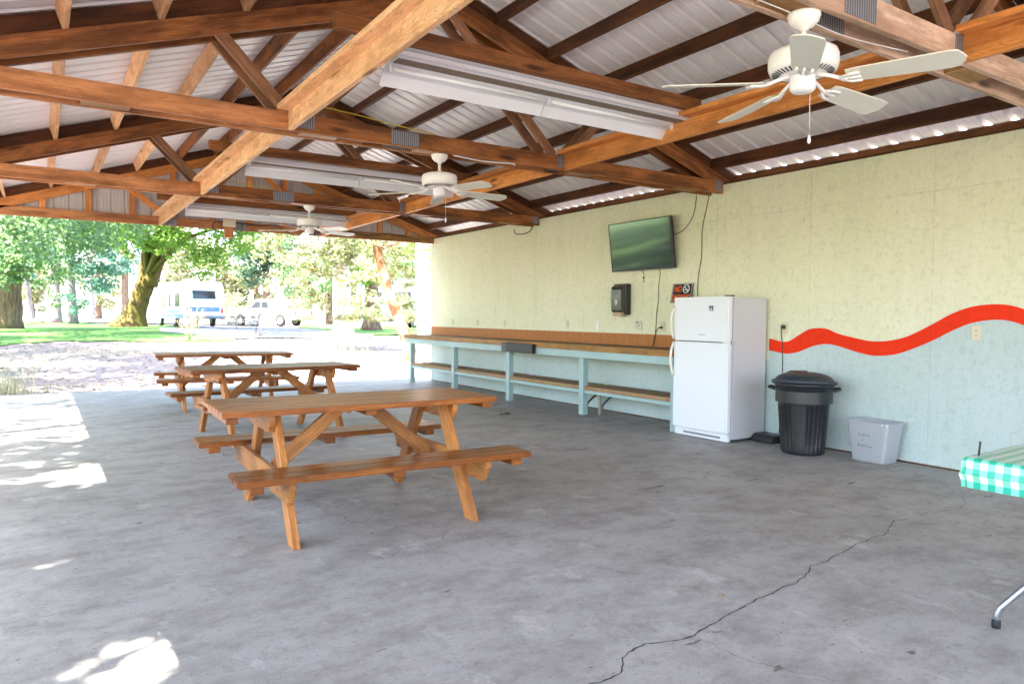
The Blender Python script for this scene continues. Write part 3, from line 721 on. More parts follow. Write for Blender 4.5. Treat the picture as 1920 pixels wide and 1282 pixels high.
lw = MB(); rows = []
for y in np.linspace(-25, 60, 60): rows.append([(x + .3 * math.sin(y * 1.3), y, hgt(x, y) + .05) for x in list(np.linspace(-60, -16, 14)) + list(np.linspace(-15, -5.6, 8))])
lw.grid(rows, smooth=True); tag(lw.build('lawn', 'lawn_shade', recalc=False), 'lawn outside the open side of the shelter', kind='structure')
lw = MB(); rows = []  # pale strip added out of view: bounces sunlight up under the roof
for y in np.linspace(-25, 40, 50): rows.append([(x + .4 * math.sin(y * .8) - max(0, y - 12) * .25, y, hgt(x, y) + .075) for x in np.linspace(-12.5, -7.2, 6)])
lw.grid(rows, smooth=True); tag(lw.build('road', 'road_pale', recalc=False), 'unseen pale strip added beside the shelter to bounce light', kind='structure')
# ------------------------------------------------------------------ picnic tables
def make_table():
    """origin on the floor under the middle; length along x"""
    t = thing('picnic_table', (0, 0, 0), 0, 'x', 'picnic table')
    H, L = .75, 1.80
    m_ = MB(); w = .119
    for i in range(6): m_.board((-L / 2, (i - 2.5) * (w + .0015), H - .019), (L / 2 + random.uniform(-.004, .004), (i - 2.5) * (w + .0015), H - .019), .038, w)
    m_.build('tabletop', 'table_wood', t, bevel=.006, seg=2)
    for s_ in (-1, 1):
        m_ = MB()
        for k in (-1, 1): m_.board((-L / 2 + .0, s_ * .665 + k * .071, .44 - .019), (L / 2, s_ * .665 + k * .071, .44 - .019), .038, .1405)
        b_ = m_.build('bench_seat', 'table_wood', t, bevel=.006, seg=2)
        for x in (-.80, 0, .80):
            q = MB(); q.board((x - .0, s_ * .53, .381), (x + .0, s_ * .785, .381), .040, .075); q.build('seat_cleat', 'table_wood', b_, bevel=.004)
    for x in (-.84, 0, .84):
        m_ = MB(); m_.board((x, -.325, H - .058), (x, .325, H - .058), .036, .07); m_.build('top_cleat', 'table_wood', t, bevel=.004)
    for e in (-1, 1):
        xl = e * .565
        for s_ in (-1, 1):
            m_ = MB(); m_.board((xl, s_ * .62, 0), (xl, s_ * .17, .711), .10, .045, (0, 1, 0.6), cut0=((0, 0, 0), (0, 0, 1)), cut1=((0, 0, .711), (0, 0, 1)))
            m_.build('leg', 'table_leg_wood', t, bevel=.004)
        xo = xl + e * .042
        m_ = MB(); m_.prism([(xo - .018, -.30, .711), (xo - .018, .30, .711), (xo - .018, .30, .66), (xo - .018, .255, .60), (xo - .018, -.255, .60), (xo - .018, -.30, .66)], (.037, 0, 0))
        m_.build('top_crosspiece', 'table_leg_wood', t, bevel=.004)
        m_ = MB(); m_.prism([(xo - .018, -.76, .401), (xo - .018, .76, .401), (xo - .018, .76, .36), (xo - .018, .70, .262), (xo - .018, -.70, .262), (xo - .018, -.76, .36)], (.037, 0, 0))
        sp = m_.build('bench_support', 'table_leg_wood', t, bevel=.004)
        for s_ in (-1, 1):
            for dz in (0, .045):
                m_ = MB(); m_.lathe([(.009, -.003), (.009, .003)], (xo + e * .0205, s_ * .47, .31 + dz), 10, ax='X'); m_.build('bolt', 'tube_steel', sp)
        m_ = MB(); m_.board((e * .53, .0, .34), (e * .10, 0, .70), .085, .038, (-e * .6, 0, .8), cut1=((0, 0, .711), (0, 0, 1)), cut0=((e * .545, 0, 0), (1, 0, 0)))
        m_.build('diagonal_brace', 'table_leg_wood', t, bevel=.004)
    m_ = MB(); m_.board((0, -.20, .692), (0, .20, .692), .02, .10); m_.build('brace_block', 'table_wood', t)
    return t
T1 = make_table(); T1.location = (1.765, 4.63, 0); T1.rotation_euler.z = rad(-1.8)
T1['label'] = 'nearest of the three stained wooden picnic tables in the shelter'
T2 = copy_tree(T1); T2.location = (2.10, 8.03, 0); T2.rotation_euler.z = rad(4.0); T2['label'] = 'middle of the three stained wooden picnic tables in the shelter'
T3 = copy_tree(T1); T3.location = (2.22, 10.98, 0); T3.rotation_euler.z = rad(-5.5); T3['label'] = 'stained wooden picnic table nearest the dirt edge of the slab'
for t in (T1, T2, T3): t['group'] = 'picnic tables lined up under the roof'

# ------------------------------------------------------------------ counter
ct = thing('serving_counter', (6.30, 9.45, 0), 0, 'long pale blue counter with wooden edge and tiled top along the wall', 'counter')
def loc(o, root): return Vector(o) - root.location
def cbox(lo, hi, name, mat, bevel=.003, parent=ct, root=ct):
    return MB().box(loc(lo, root), loc(hi, root)).build(name, mat, parent, bevel=bevel)
cbox((6.03, 5.85, .905), (6.603, 13.08, .929), 'tiled_worktop', 'tile_dark')
cbox((6.0, 5.85, .857), (6.029, 13.09, .933), 'wooden_edge', 'counter_nosing')
cbox((6.03, 5.86, .865), (6.603, 13.07, .9045), 'worktop_core', 'osb_raw', 0)
cbox((6.012, 5.86, .762), (6.04, 13.06, .856), 'apron', 'blue_paint')
for y in (12.93, 11.19, 9.42, 7.60, 5.92):
    cbox((6.0415, y - .09, 0), (6.13, y, .8565), 'post', 'blue_paint', .004)
    if y > 6 and y < 12.9: pass
for ya, yb in ((5.925, 7.505), (7.605, 9.325), (9.425, 11.095), (11.195, 12.835)):
    s_ = cbox((6.06, ya, .335), (6.50, yb, .385), 'lower_shelf', 'osb_raw')
    o = MB().box(loc((6.055, ya, .29), ct), loc((6.095, yb, .333), ct)).build('shelf_rail', 'blue_paint', s_, bevel=.003)
for ya, yb in ((7.35, 7.38), (7.66, 7.69)):
    cbox((6.20, ya, 0.0), (6.24, yb, .29), 'shelf_bracket', 'grey_post_wood')
    m_ = MB(); pts = [loc((6.22, (ya + yb) / 2, .02), ct), loc((6.27, (ya + yb) / 2, .14), ct), loc((6.38, (ya + yb) / 2, .22), ct), loc((6.50, (ya + yb) / 2, .26), ct)]
    m_.tube(pts, .014, 6); m_.build('shelf_bracket', 'dark_grey', ct)
# black box on the counter front
plain('box_black', (.008, .008, .010), .45)
bx = thing('front_box', (5.96, 8.96, .77), 0, 'black box with a grey end fixed on the counter front edge', 'box')
MB().box((-.03, -.41, 0), (.038, .27, .135)).build('box_body', 'box_black', bx, bevel=.006)
MB().box((-.03, .2715, 0), (.038, .42, .135)).build('end_section', 'dark_grey', bx, bevel=.006)

# ------------------------------------------------------------------ refrigerator
fr = thing('refrigerator', (6.26, 5.415, 0), 0, 'white top-freezer refrigerator standing between counter and black trash can', 'refrigerator')
Hf = 1.53
def fbox(lo, hi, name, mat, bevel=.004, parent=fr, seg=2): return MB().box(loc(lo, fr), loc(hi, fr)).build(name, mat, parent, bevel=bevel, seg=seg)
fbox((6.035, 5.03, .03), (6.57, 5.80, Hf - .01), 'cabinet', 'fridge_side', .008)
d1 = fbox((5.955, 5.03, 1.055), (6.027, 5.80, Hf), 'freezer_door', 'fridge_white', .012)
d2 = fbox((5.955, 5.03, .095), (6.027, 5.80, 1.043), 'main_door', 'fridge_white', .012)
k = fbox((5.985, 5.04, .008), (6.03, 5.79, .085), 'base_grille', 'fridge_white', .006)
m_ = MB()
for i in range(26): m_.box(loc((5.9835, 5.14 + i * .02, .034), fr), loc((5.986, 5.154 + i * .02, .056), fr))
m_.build('grille_slots', 'dark_grey', k)
fbox((6.0275, 5.045, .10), (6.0345, 5.785, Hf - .02), 'door_gasket', 'dark_grey', 0)
def handle(z0, z1, par):
    m_ = MB(); Z = np.linspace(0, 1, 11); P = []
    for t in Z: P.append(loc((5.955 - .055 * math.sin(math.pi * t) ** .6, 5.775 + .012, z0 + (z1 - z0) * t), fr))
    m_.tube(P, .014, 10, radii=[.018] + [.0135] * 9 + [.018]); m_.build('handle', 'fridge_handle', par)
handle(1.075, 1.42, d1); handle(.66, 1.03, d2)
fbox((5.9525, 5.232, 1.381), (5.956, 5.285, 1.434), 'badge', 'plate_dark', 0, d1)
m_ = MB(); m_.box(loc((5.951, 5.245, 1.412), fr), loc((5.953, 5.262, 1.420), fr)); m_.box(loc((5.951, 5.242, 1.390), fr), loc((5.953, 5.277, 1.402), fr)); m_.build('badge_marks', 'sign_white', d1)
m_ = MB(); m_.box(loc((5.9535, 5.34, 1.122), fr), loc((5.956, 5.43, 1.128), fr)); m_.build('maker_mark', 'rv_grey', d1)
fbox((5.97, 5.035, Hf + .0015), (6.06, 5.10, Hf + .014), 'hinge_cap', 'dark_grey', .003)
fbox((5.957, 5.033, 1.0445), (6.02, 5.10, 1.0535), 'hinge_cap', 'fridge_handle', 0)

# ------------------------------------------------------------------ trash can
tc = thing('trash_can', (6.22, 4.315, 0), rad(-22), 'ribbed black plastic trash can with crooked domed lid', 'trash can')
m_ = MB(); n = 144; rows = []
zs = [0, .012, .03, .09, .10, .46, .47, .54, .55, .60, .61, .655, .66, .69]
rs = [.185, .197, .200, .205, .205, .232, .234, .240, .250, .254, .262, .265, .275, .277]
for z, r_ in zip(zs, rs):
    ring = []
    for i in range(n + 1):
        a = 2 * math.pi * i / n; rr = r_
        if .085 < z < .468:
            seg = (a / (math.pi / 2) + .5) % 1      # four fluted panels
            if .22 < seg < .78: rr = r_ - .020 + .020 * abs(math.sin((seg - .22) / .56 * math.pi * 4))
            elif .18 < seg < .82: rr = r_ + .004
        ring.append((rr * math.cos(a), rr * math.sin(a), z))
    rows.append(ring)
m_.grid(rows, smooth=True); m_.bm.faces.new([m_.bm.verts.new(p) for p in rows[0][:-1]][::-1])
inner = [[(.262 * math.cos(2 * math.pi * i / n), .262 * math.sin(2 * math.pi * i / n), z) for i in range(n + 1)] for z in (.69, .5)]
m_.grid([rows[-1], inner[0], inner[1]], smooth=False)
bmesh.ops.remove_doubles(m_.bm, verts=m_.bm.verts, dist=1e-5)
can = m_.build('can_body', 'black_plastic', tc)
for s_ in (-1, 1):
    m_ = MB(); a0 = rad((-55.3 if s_ < 0 else 124.7) + 22)
    dx, dy = math.cos(a0), math.sin(a0); tx, ty = -dy, dx
    P = [(dx * .262 + tx * q, dy * .262 + ty * q, .62) for q in (-.075,)] + [(dx * .315 + tx * -.06, dy * .315 + ty * -.06, .635), (dx * .318 + tx * .06, dy * .318 + ty * .06, .635)] + [(dx * .262 + tx * .075, dy * .262 + ty * .075, .62)]
    m_.tube(P, .015, 8); m_.build('can_handle', 'black_plastic', tc)
m_ = MB()
m_.lathe([(.285, 0), (.298, .002), (.300, .03), (.292, .036), (.270, .040), (.262, .052), (.24, .075), (.20, .096), (.14, .112), (.07, .120), (.01, .122)], (0, 0, 0), 48)
lid = m_.build('lid', 'lid_plastic', tc); lid.location = (-.008, -.012, .672); lid.rotation_euler = (rad(-3.2), rad(2.4), 0)
for i in range(4):
    m_ = MB(); y = -.075 + i * .05
    m_.tube([(-.17, y, .088), (-.10, y, .112), (-.02, y, .122)], .014, 8, radii=[.008, .016, .009]); m_.build('lid_rib', 'lid_dimple', lid)

# ------------------------------------------------------------------ recycling bin
rb = thing('waste_bin', (6.43, 3.715, 0), rad(-3), 'small pale grey plastic bin handwritten Cans + Bottles against the wall', 'bin')
def rrect(hx, hy, r_, z, n=6):
    out = []
    for cx, cy, a0 in ((hx - r_, hy - r_, 0), (-hx + r_, hy - r_, 90), (-hx + r_, -hy + r_, 180), (hx - r_, -hy + r_, 270)):
        for k in range(n): a = rad(a0 + 90 * k / (n - 1)); out.append((cx + r_ * math.cos(a), cy + r_ * math.sin(a), z))
    return out + [out[0]]
m_ = MB(); H = .375
outer = [rrect(.105, .155, .03, 0), rrect(.108, .160, .03, .01), rrect(.127, .205, .035, H - .03), rrect(.127, .205, .035, H - .028), rrect(.137, .216, .04, H - .012), rrect(.137, .216, .04, H)]
inn = [rrect(.128, .206, .035, H), rrect(.122, .198, .035, H - .03), rrect(.102, .152, .03, .006)]
m_.grid(outer + inn, smooth=True); m_.bm.faces.new([m_.bm.verts.new(p) for p in outer[0][:-1]][::-1]); m_.bm.faces.new([m_.bm.verts.new(p) for p in inn[-1][:-1]])
bmesh.ops.remove_doubles(m_.bm, verts=m_.bm.verts, dist=1e-5); m_.build('bin_body', 'bin_plastic', rb)
m_ = MB()
for y in (-.07 - .09, -.205): m_.lathe([(.008, -.002), (.008, .004)], (-.139, y, H - .016), 8, ax='X')
m_.build('rim_clips', 'plate_white', rb)
# handwriting as pen strokes on the sloping front
def strokes(name, lines, mat, parent, to3, r_):
    m_ = MB()
    for ln in lines: m_.tube([to3(*p) for p in ln], r_, 5)
    return m_.build(name, mat, parent)
LET = {'C': [[(.9, .85), (.5, 1), (.1, .6), (.2, .15), (.6, 0), (.95, .2)]], 'a': [[(.8, .5), (.4, .6), (.1, .3), (.4, 0), (.8, .2), (.8, .55), (.85, 0)]], 'n': [[(.1, .6), (.1, 0), (.15, .4), (.5, .6), (.8, .4), (.8, 0)]],
       's': [[(.8, .55), (.3, .6), (.2, .4), (.7, .25), (.6, 0), (.1, .05)]], '+': [[(.1, .4), (.9, .4)], [(.5, .1), (.5, .7)]], 'B': [[(.1, 0), (.1, 1), (.7, .85), (.2, .55), (.8, .3), (.1, 0)]], 'o': [[(.5, .6), (.1, .3), (.5, 0), (.9, .3), (.5, .6)]],
       't': [[(.4, 1), (.4, .1), (.7, 0)], [(.1, .6), (.8, .62)]], 'l': [[(.4, 1), (.4, .05), (.6, 0)]], 'e': [[(.15, .3), (.8, .35), (.5, .6), (.1, .3), (.4, 0), (.85, .1)]]}
def write(txt, x0, z0, w, h):
    out = []
    for i, ch in enumerate(txt):
        for st in LET.get(ch, []): out.append([(x0 + i * w * 1.15 + p[0] * w, z0 + p[1] * h) for p in st])
    return out
def onbin(u, v):       # u to the right seen from the room (-y), v up
    return (-.1083 - v * .0567, -u, v)
lines = write('Cans', -.085, .235, .027, .032) + write('+', -.045, .19, .014, .018) + write('Bottles', -.085, .135, .018, .026)
strokes('handwriting', lines, 'ink', rb, onbin, .0016)

# bait box by the fridge
bb = thing('bait_box', (6.44, 4.87, 0), rad(0), 'low black plastic bait box on the floor beside the refrigerator', 'box')
m_ = MB(); m_.prism([(-.11, -.12, 0), (.10, -.12, 0), (.10, -.12, .085), (-.06, -.12, .085), (-.11, -.12, .05)], (0, .27, 0)); m_.build('box_shell', 'black_plastic', bb, bevel=.008)
MB().box((-.1135, -.07, .012), (-.108, .0, .04)).build('entry_hole', 'black_rubber', bb)

# ------------------------------------------------------------------ television
tv = thing('television', (6.5, 6.92, 1.90), 0, 'flat black television tilted down on the wall, reflecting trees', 'television')
quad = [Vector((6.44, 7.497, 2.548)), Vector((6.44, 6.362, 2.544)), Vector((6.52, 6.355, 1.916)), Vector((6.52, 7.50, 1.917))]
cen = sum(quad, Vector()) / 4; W_, H_ = 1.145, .638
hx = Vector((0, -1, 0)); hz = Vector((-.08, .0, .63)).normalized(); hx = (hx - hz * hx.dot(hz)).normalized(); hn = hx.cross(hz).normalized()   # hn faces the room
if hn.x > 0: hn = -hn
def tvp(a, b_, c_): return cen + hx * a + hz * b_ + hn * c_ - tv.location
def tvbox(name, a0, a1, b0, b1, c0, c1, mat, bevel=0):
    m_ = MB(); m_.board(tvp(a0, (b0 + b1) / 2, (c0 + c1) / 2), tvp(a1, (b0 + b1) / 2, (c0 + c1) / 2), b1 - b0, abs(c1 - c0), hz); return m_.build(name, mat, tv, bevel=bevel)
tvbox('casing', -W_ / 2, W_ / 2, -H_ / 2, H_ / 2, -.045, -.004, 'black_plastic', .005)
tvbox('screen', -W_ / 2 + .012, W_ / 2 - .012, -H_ / 2 + .018, H_ / 2 - .012, -.0035, 0, 'tv_screen')
for a0, a1, b0, b1 in ((-W_ / 2, W_ / 2, H_ / 2 - .0115, H_ / 2), (-W_ / 2, W_ / 2, -H_ / 2, -H_ / 2 + .0175), (-W_ / 2, -W_ / 2 + .0115, -H_ / 2 + .0176, H_ / 2 - .0116), (W_ / 2 - .0115, W_ / 2, -H_ / 2 + .0176, H_ / 2 - .0116)):
    tvbox('bezel', a0, a1, b0, b1, -.0035, .003, 'black_plastic')
m_ = MB(); m_.board(tvp(0, 0, -.046), tvp(0, 0, -.085), .30, .30, hz); m_.board(tvp(0, 0, -.0855), Vector((WX - .003, 6.92, 2.22)) - tv.location, .12, .10); m_.build('wall_bracket', 'dark_grey', tv)
wx = WX - .006
cbl = lambda name, label, pts, r_=.0045, mat='cord_black', grp=None: tag(cable(name, pts, r_, mat), label, 'cord', grp)
cbl('power_cord', 'black cord looping from television right edge up to the truss', [(6.46, 6.36, 2.30), (6.55, 6.46, 2.325), (wx, 6.36, 2.35), (wx, 6.262, 2.395), (wx, 6.16, 2.50), (wx, 6.113, 2.61), (wx, 6.091, 2.77)])
cbl('hanging_cord', 'thin cord running down the wall to the refrigerator top', [(wx, 5.892, 2.76), (wx, 5.93, 2.6), (wx, 5.99, 2.356), (wx, 5.995, 2.04), (wx, 6.04, 1.80), (wx, 6.049, 1.56)])
cbl('hanging_cord', 'cord hanging from television bottom to the worktop and outlet', [(6.54, 6.67, 1.93), (wx, 6.678, 1.88), (wx, 6.70, 1.70), (wx, 6.698, 1.544), (wx, 6.73, 1.35), (wx, 6.739, 1.19), (wx, 6.76, 1.0), (wx - .02, 6.775, .937)])
cbl('plug_cord', 'short black cord with plug in the outlet above the worktop', [(wx - .012, 6.62, 1.185), (wx - .02, 6.66, 1.18), (wx - .008, 6.71, 1.15), (wx - .01, 6.745, 1.07), (wx - .02, 6.77, .96)], .005)
cbl('power_cord', 'black cord dropping from wall outlet behind the trash can', [(wx - .02, 4.81, 1.225), (wx - .03, 4.845, 1.21), (wx - .01, 4.861, 1.147), (wx, 4.85, 1.0), (wx, 4.844, .738), (wx, 4.85, .35), (wx, 4.87, .09)])
cbl('dangling_lead', 'short lead with connector dangling under the television', [(6.55, 6.978, 1.925), (wx, 6.978, 1.88), (wx, 6.977, 1.83)], .003)
m_ = MB(); m_.tube([(wx, 6.977, 1.835), (wx, 6.976, 1.80)], .009, 6); m_.tube([(wx, 6.976, 1.782), (wx, 6.976, 1.765)], .010, 6); tag(m_.build('connector', 'black_plastic'), 'small black connector hanging on its lead below the television', 'connector')

# ------------------------------------------------------------------ towel dispenser
td = thing('towel_dispenser', (6.53, 7.335, 1.34), 0, 'smoked plastic paper towel dispenser on the green wall', 'dispenser')
MB().box((-.02, -.118, .0), (.078, .118, .41)).build('back_box', 'black_plastic', td, bevel=.006)
m_ = MB(); prof = [(-.0205, .03), (-.065, .03), (-.078, .06), (-.084, .20), (-.08, .33), (-.068, .37), (-.05, .385), (-.0205, .39)]
m_.prism([(x, -.108, z) for x, z in prof][::-1], (0, .216, 0)); cv = m_.build('front_cover', 'smoke_plastic', td, bevel=.010, seg=2)
m_ = MB(); m_.lathe([(.001, -.088), (.026, -.087), (.026, -.082)], (0, .0, .165), 20, ax='X', sx=.8, sy=1.6); m_.build('badge', 'plate_white', td)
m_ = MB(); m_.lathe([(.001, -.0895), (.012, -.0892), (.012, -.087)], (0, .0, .165), 16, ax='X', sx=.6, sy=1.8); m_.build('badge_mark', 'rv_grey', td)
MB().box((-.06, -.085, -.022), (.0, .09, .0285)).build('paper_towel', 'paper_tan', td)

# ------------------------------------------------------------------ NO SMOKING sign
sg = thing('no_smoking_sign', (6.58, 6.27, 1.47), 0, 'black and orange NO SMOKING sign half hidden behind the refrigerator top', 'sign')
Y0, Y1, Zb, Zt = 6.435, 6.105, 1.487, 1.724
def sp_(u, v, c_=0):    # u 0..1 left to right, v 0..1 bottom to top
    x = (6.545 + .052 * v) - c_
    return Vector((x, Y0 + (Y1 - Y0) * u, Zb + (Zt - Zb) * v)) - sg.location
def sbox(name, u0, u1, v0, v1, c_, mat, th=.0015):
    m_ = MB(); a = [sp_(u0, v0, c_), sp_(u1, v0, c_), sp_(u1, v1, c_), sp_(u0, v1, c_)]; m_.prism(a, (-th, 0, 0)); return m_.build(name, mat, sg)
sbox('sign_board', 0, 1, 0, 1, 0, 'sign_black', .003)
for r_ in ((.03, .97, .955, .975), (.03, .97, .025, .045), (.03, .045, .0451, .9549), (.955, .97, .0451, .9549)): sbox('border_line', r_[0], r_[1], r_[2], r_[3], .0035, 'sign_white', .001)
def text(name, s_, u, v, size, mat, bold=.02, sx=1.0):
    cu = bpy.data.curves.new(name, 'FONT'); cu.body = s_; cu.size = size; cu.extrude = .0006; cu.offset = bold; cu.align_x = 'CENTER'
    o = bpy.data.objects.new(name, cu); COL.objects.link(o)
    dg = bpy.context.evaluated_depsgraph_get(); me = bpy.data.meshes.new_from_object(o.evaluated_get(dg)); bpy.data.objects.remove(o)
    o = bpy.data.objects.new(name, me); COL.objects.link(o); me.materials.clear(); me.materials.append(MAT[mat])
    ex = (sp_(1, 0) - sp_(0, 0)).normalized(); ey = (sp_(0, 1) - sp_(0, 0)).normalized(); ez = ex.cross(ey).normalized()
    R_ = Matrix((ex * sx, ey, ez)).transposed().to_4x4(); R_.translation = sp_(u, v, .0045); o.matrix_local = R_; o.parent = sg; return o
text('word_no', 'NO', .30, .57, .105, 'sign_orange', .0025, .72)
text('word_smoking', 'SMOKING', .5, .12, .105, 'sign_orange', .0025, .60)
m_ = MB()   # pictogram: ring, bar, cigarette
c0 = (.70, .71); R0 = .048
ringp = []
for i in range(29):
    a = 2 * math.pi * i / 28; p = sp_(c0[0] + R0 * math.cos(a) / .33, c0[1] + R0 * math.sin(a) / .237, .005); ringp.append(p)
m_.tube(ringp, .0055, 6); a_, b_ = sp_(c0[0] - R0 * .7 / .33, c0[1] + R0 * .7 / .237, .005), sp_(c0[0] + R0 * .7 / .33, c0[1] - R0 * .7 / .237, .005); m_.tube([a_, b_], .0055, 6)
a_, b_ = sp_(c0[0] - .035 / .33, c0[1] - .012 / .237, .004), sp_(c0[0] + .035 / .33, c0[1] - .012 / .237, .004); m_.tube([a_, b_], .0045, 6)
m_.tube([sp_(c0[0] + .02 / .33, c0[1] + .01 / .237, .004), sp_(c0[0] + .03 / .33, c0[1] + .03 / .237, .004)], .0025, 5)
m_.build('pictogram', 'sign_white', sg)

# ------------------------------------------------------------------ outlets and plates
def outlet(y, z, label, w=.075, h=.118, mat='outlet_cream', holes=True, grp=None, dark=True):
    t = thing('wall_outlet' if holes else 'blank_plate', (WX - .005, y, z), 0, label, 'outlet' if holes else 'wall plate', grp)
    MB().box((-.006, -w / 2, -h / 2), (.0, w / 2, h / 2)).build('cover_plate', mat, t, bevel=.002)
    if holes:
        for dz in (-.022, .022):
            m_ = MB(); m_.lathe([(.016, -.0085), (.016, -.006)], (0, 0, dz), 16, ax='X', sy=.85)
            s_ = m_.build('socket', mat, t)
            m_ = MB()
            for dy in (-.006, .006): m_.box((-.0095, dy - .0015, dz - .005), (-.0086, dy + .0015, dz + .006))
            m_.lathe([(.0025, -.0095), (.0025, -.0086)], (0, 0, dz - .011), 8, ax='X'); m_.build('slots', 'dark_grey', s_)
    return t
outlet(2.953, 1.198, 'cream outlet below the red wave, right of the grey bin')
o = outlet(4.826, 1.207, 'cream outlet with a black plug, right of the refrigerator')
MB().box((-.045, -.016, -.01), (-.0065, .018, .03)).build('plug', 'cord_black', o, bevel=.004)
o = outlet(6.625, 1.199, 'cream outlet with a black plug, above the worktop by the refrigerator')
MB().box((-.035, -.014, -.034), (-.0065, .014, -.008)).build('plug', 'cord_black', o, bevel=.004)
o = outlet(7.06, 1.203, 'wide cream double plate with dark stickers, below the towel dispenser', w=.118)
for dy, dz, w_, h_ in ((.02, .04, .05, .008), (.022, .022, .03, .006), (-.03, .03, .045, .006), (-.022, -.004, .014, .03)):
    MB().box((-.0105, dy - w_ / 2, dz - h_ / 2), (-.0098, dy + w_ / 2, dz + h_ / 2)).build('sticker', 'dark_grey', o)
MB().box((-.0085, -.045, -.035), (-.0065, -.005, .035)).build('rocker', 'plate_white', o)
outlet(7.891, 1.180, 'blank white plate under the painted access panel', w=.070, h=.12, mat='plate_white', holes=False)
outlet(8.595, 1.198, 'cream outlet left of the blank white plate')
outlet(10.33, 1.19, 'cream outlet on the wall, third from the open end')
outlet(11.25, 1.185, 'cream outlet on the wall, second from the open end')
outlet(12.17, 1.19, 'cream outlet on the wall closest to the open end')
ap = thing('access_panel', (WX - .003, 7.74, 1.27), 0, 'electrical access panel painted over in the wall green', 'panel')
m_ = MB(); m_.box((-.010, -.21, 0), (0, .21, .46)); m_.build('panel_frame', 'wall_green', ap, bevel=.003)
m_ = MB(); m_.box((-.016, -.15, .055), (-.0105, .15, .41)); m_.build('panel_door', 'wall_green', ap, bevel=.002)

# ------------------------------------------------------------------ ceiling fans
def make_fan():
    t = thing('ceiling_fan', (0, 0, 0), 0, 'x', 'ceiling fan', 'white five-blade ceiling fans under the trusses')
    m_ = MB(); m_.lathe([(.073, .0), (.075, -.012), (.066, -.04), (.045, -.062), (.022, -.07), (.02, -.082)], n=28); m_.build('canopy', 'fan_white', t)
    m_ = MB(); m_.lathe([(.0125, -.07), (.0125, -.19)], n=12); m_.lathe([(.02, -.145), (.028, -.17), (.02, -.182)], n=16); m_.build('downrod', 'fan_white', t)
    m_ = MB(); m_.lathe([(.05, -.166), (.12, -.172), (.15, -.184), (.158, -.205), (.157, -.250), (.150, -.270), (.10, -.289), (.07, -.294)], n=40)
    h = m_.build('motor_housing', 'fan_white', t)
    m_ = MB()
    for i in range(40):
        a = 2 * math.pi * i / 40; c_, s_ = math.cos(a), math.sin(a)
        m_.board((.108 * c_, .108 * s_, -.2885), (.138 * c_, .138 * s_, -.2765), .003, .006, (0, 0, 1))
    m_.build('vent_slots', 'dark_grey', h)
    m_ = MB(); m_.lathe([(.062, -.295), (.062, -.301), (.056, -.304), (.058, -.352), (.045, -.366), (.01, -.371)], n=28); m_.build('switch_housing', 'fan_white', t)
    for k in range(5):
        a = rad(72 * k); c_, s_ = math.cos(a), math.sin(a); tw = rad(-13)
        def P(r_, q, z=0): return Vector((r_ * c_ - q * s_ * math.cos(tw), r_ * s_ + q * c_ * math.cos(tw), -.340 + z + q * math.sin(tw) + .025 * max(0, 1 - r_ / .4)))
        out = [(.195, -.048), (.24, -.058), (.60, -.070), (.635, -.062), (.652, -.03), (.662, 0), (.652, .03), (.635, .062), (.60, .070), (.24, .058), (.195, .048)]
        m_ = MB(); m_.prism([P(r_, q) for r_, q in out], (0, 0, .006)); m_.build('blade', 'blade_cream', t, bevel=.0015)
        m_ = MB()
        m_.tube([P(.06, 0, .03), P(.12, 0, .012), P(.17, 0, -.006), P(.20, 0, -.008)], .010, 8, radii=[.012, .009, .009, .011])
        for q in (-.032, 0, .032): m_.tube([P(.17, q * .3, -.008), P(.215, q, -.010), P(.255, q * 1.05, -.008)], .007, 6)
        m_.build('blade_arm', 'fan_white', t)
    m_ = MB(); m_.tube([(.055, 0, -.35), (.06, 0, -.36), (.06, 0, -.545)], .0012, 5); m_.lathe([(.002, -.598), (.008, -.59), (.007, -.57), (.003, -.555)], (.06, 0, 0), 10); m_.build('pull_chain', 'fan_white', t)
    return t
F1 = make_fan(); F1.location = (3.03, YT[0], ZC0 + .004); F1.rotation_euler.z = rad(.8)
F1['label'] = 'large near ceiling fan with cream blades, upper right'
F2 = copy_tree(F1); F2.location = (3.0, YT[1], ZC0 + .004); F2.rotation_euler.z = rad(-7); F2['label'] = 'middle ceiling fan, hung between the two others'
F3 = copy_tree(F1); F3.location = (2.98, YT[2], ZC0 + .004); F3.rotation_euler.z = rad(8); F3['label'] = 'farthest ceiling fan, small above the trees in the opening'

# ------------------------------------------------------------------ fluorescent fittings
def make_lamp():
    t = thing('fluorescent_light', (0, 0, 0), 0, 'x', 'ceiling light', 'long fluorescent fittings under the cross boards')
    L = 1.245
    m_ = MB(); m_.box((-L, -.055, -.05), (L, .055, 0)); m_.build('channel', 'fixture_white', t, bevel=.003)
    m_ = MB(); m_.box((-L + .01, -.045, -.0545), (L - .01, .045, -.051)); m_.build('dusty_cover', 'fixture_dust', t)
    for s_, prof in ((-1, [(.056, -.040), (.105, -.044), (.108, -.050), (.056, -.046)]), (1, [(.056, -.045), (.075, -.036), (.17, -.085), (.215, -.150), (.210, -.153), (.165, -.088), (.075, -.041), (.056, -.050)])):
        m_ = MB()
        for x0, x1 in ((-L - .01, -.003), (.003, L + .01)):
            m_.prism([(x0, s_ * a, z) for a, z in prof], (x1 - x0, 0, 0))
        m_.build('reflector_wing', 'fixture_white', t)
        if s_ < 0: continue
        for yy, zz in ((.10, -.072),):
            for x0 in (-L + .03, .02):
                m_ = MB(); m_.tube([(x0, yy, zz), (x0 + 1.17, yy, zz)], .0145, 12); m_.build('tube', 'tube_white', t)
            for x0 in (-L + .004, L - .028, -.012):
                m_ = MB(); m_.box((x0, yy - .014, zz - .022), (x0 + .022, yy + .014, zz + .02)); m_.build('tube_holder', 'fixture_white', t, bevel=.003)
    return t
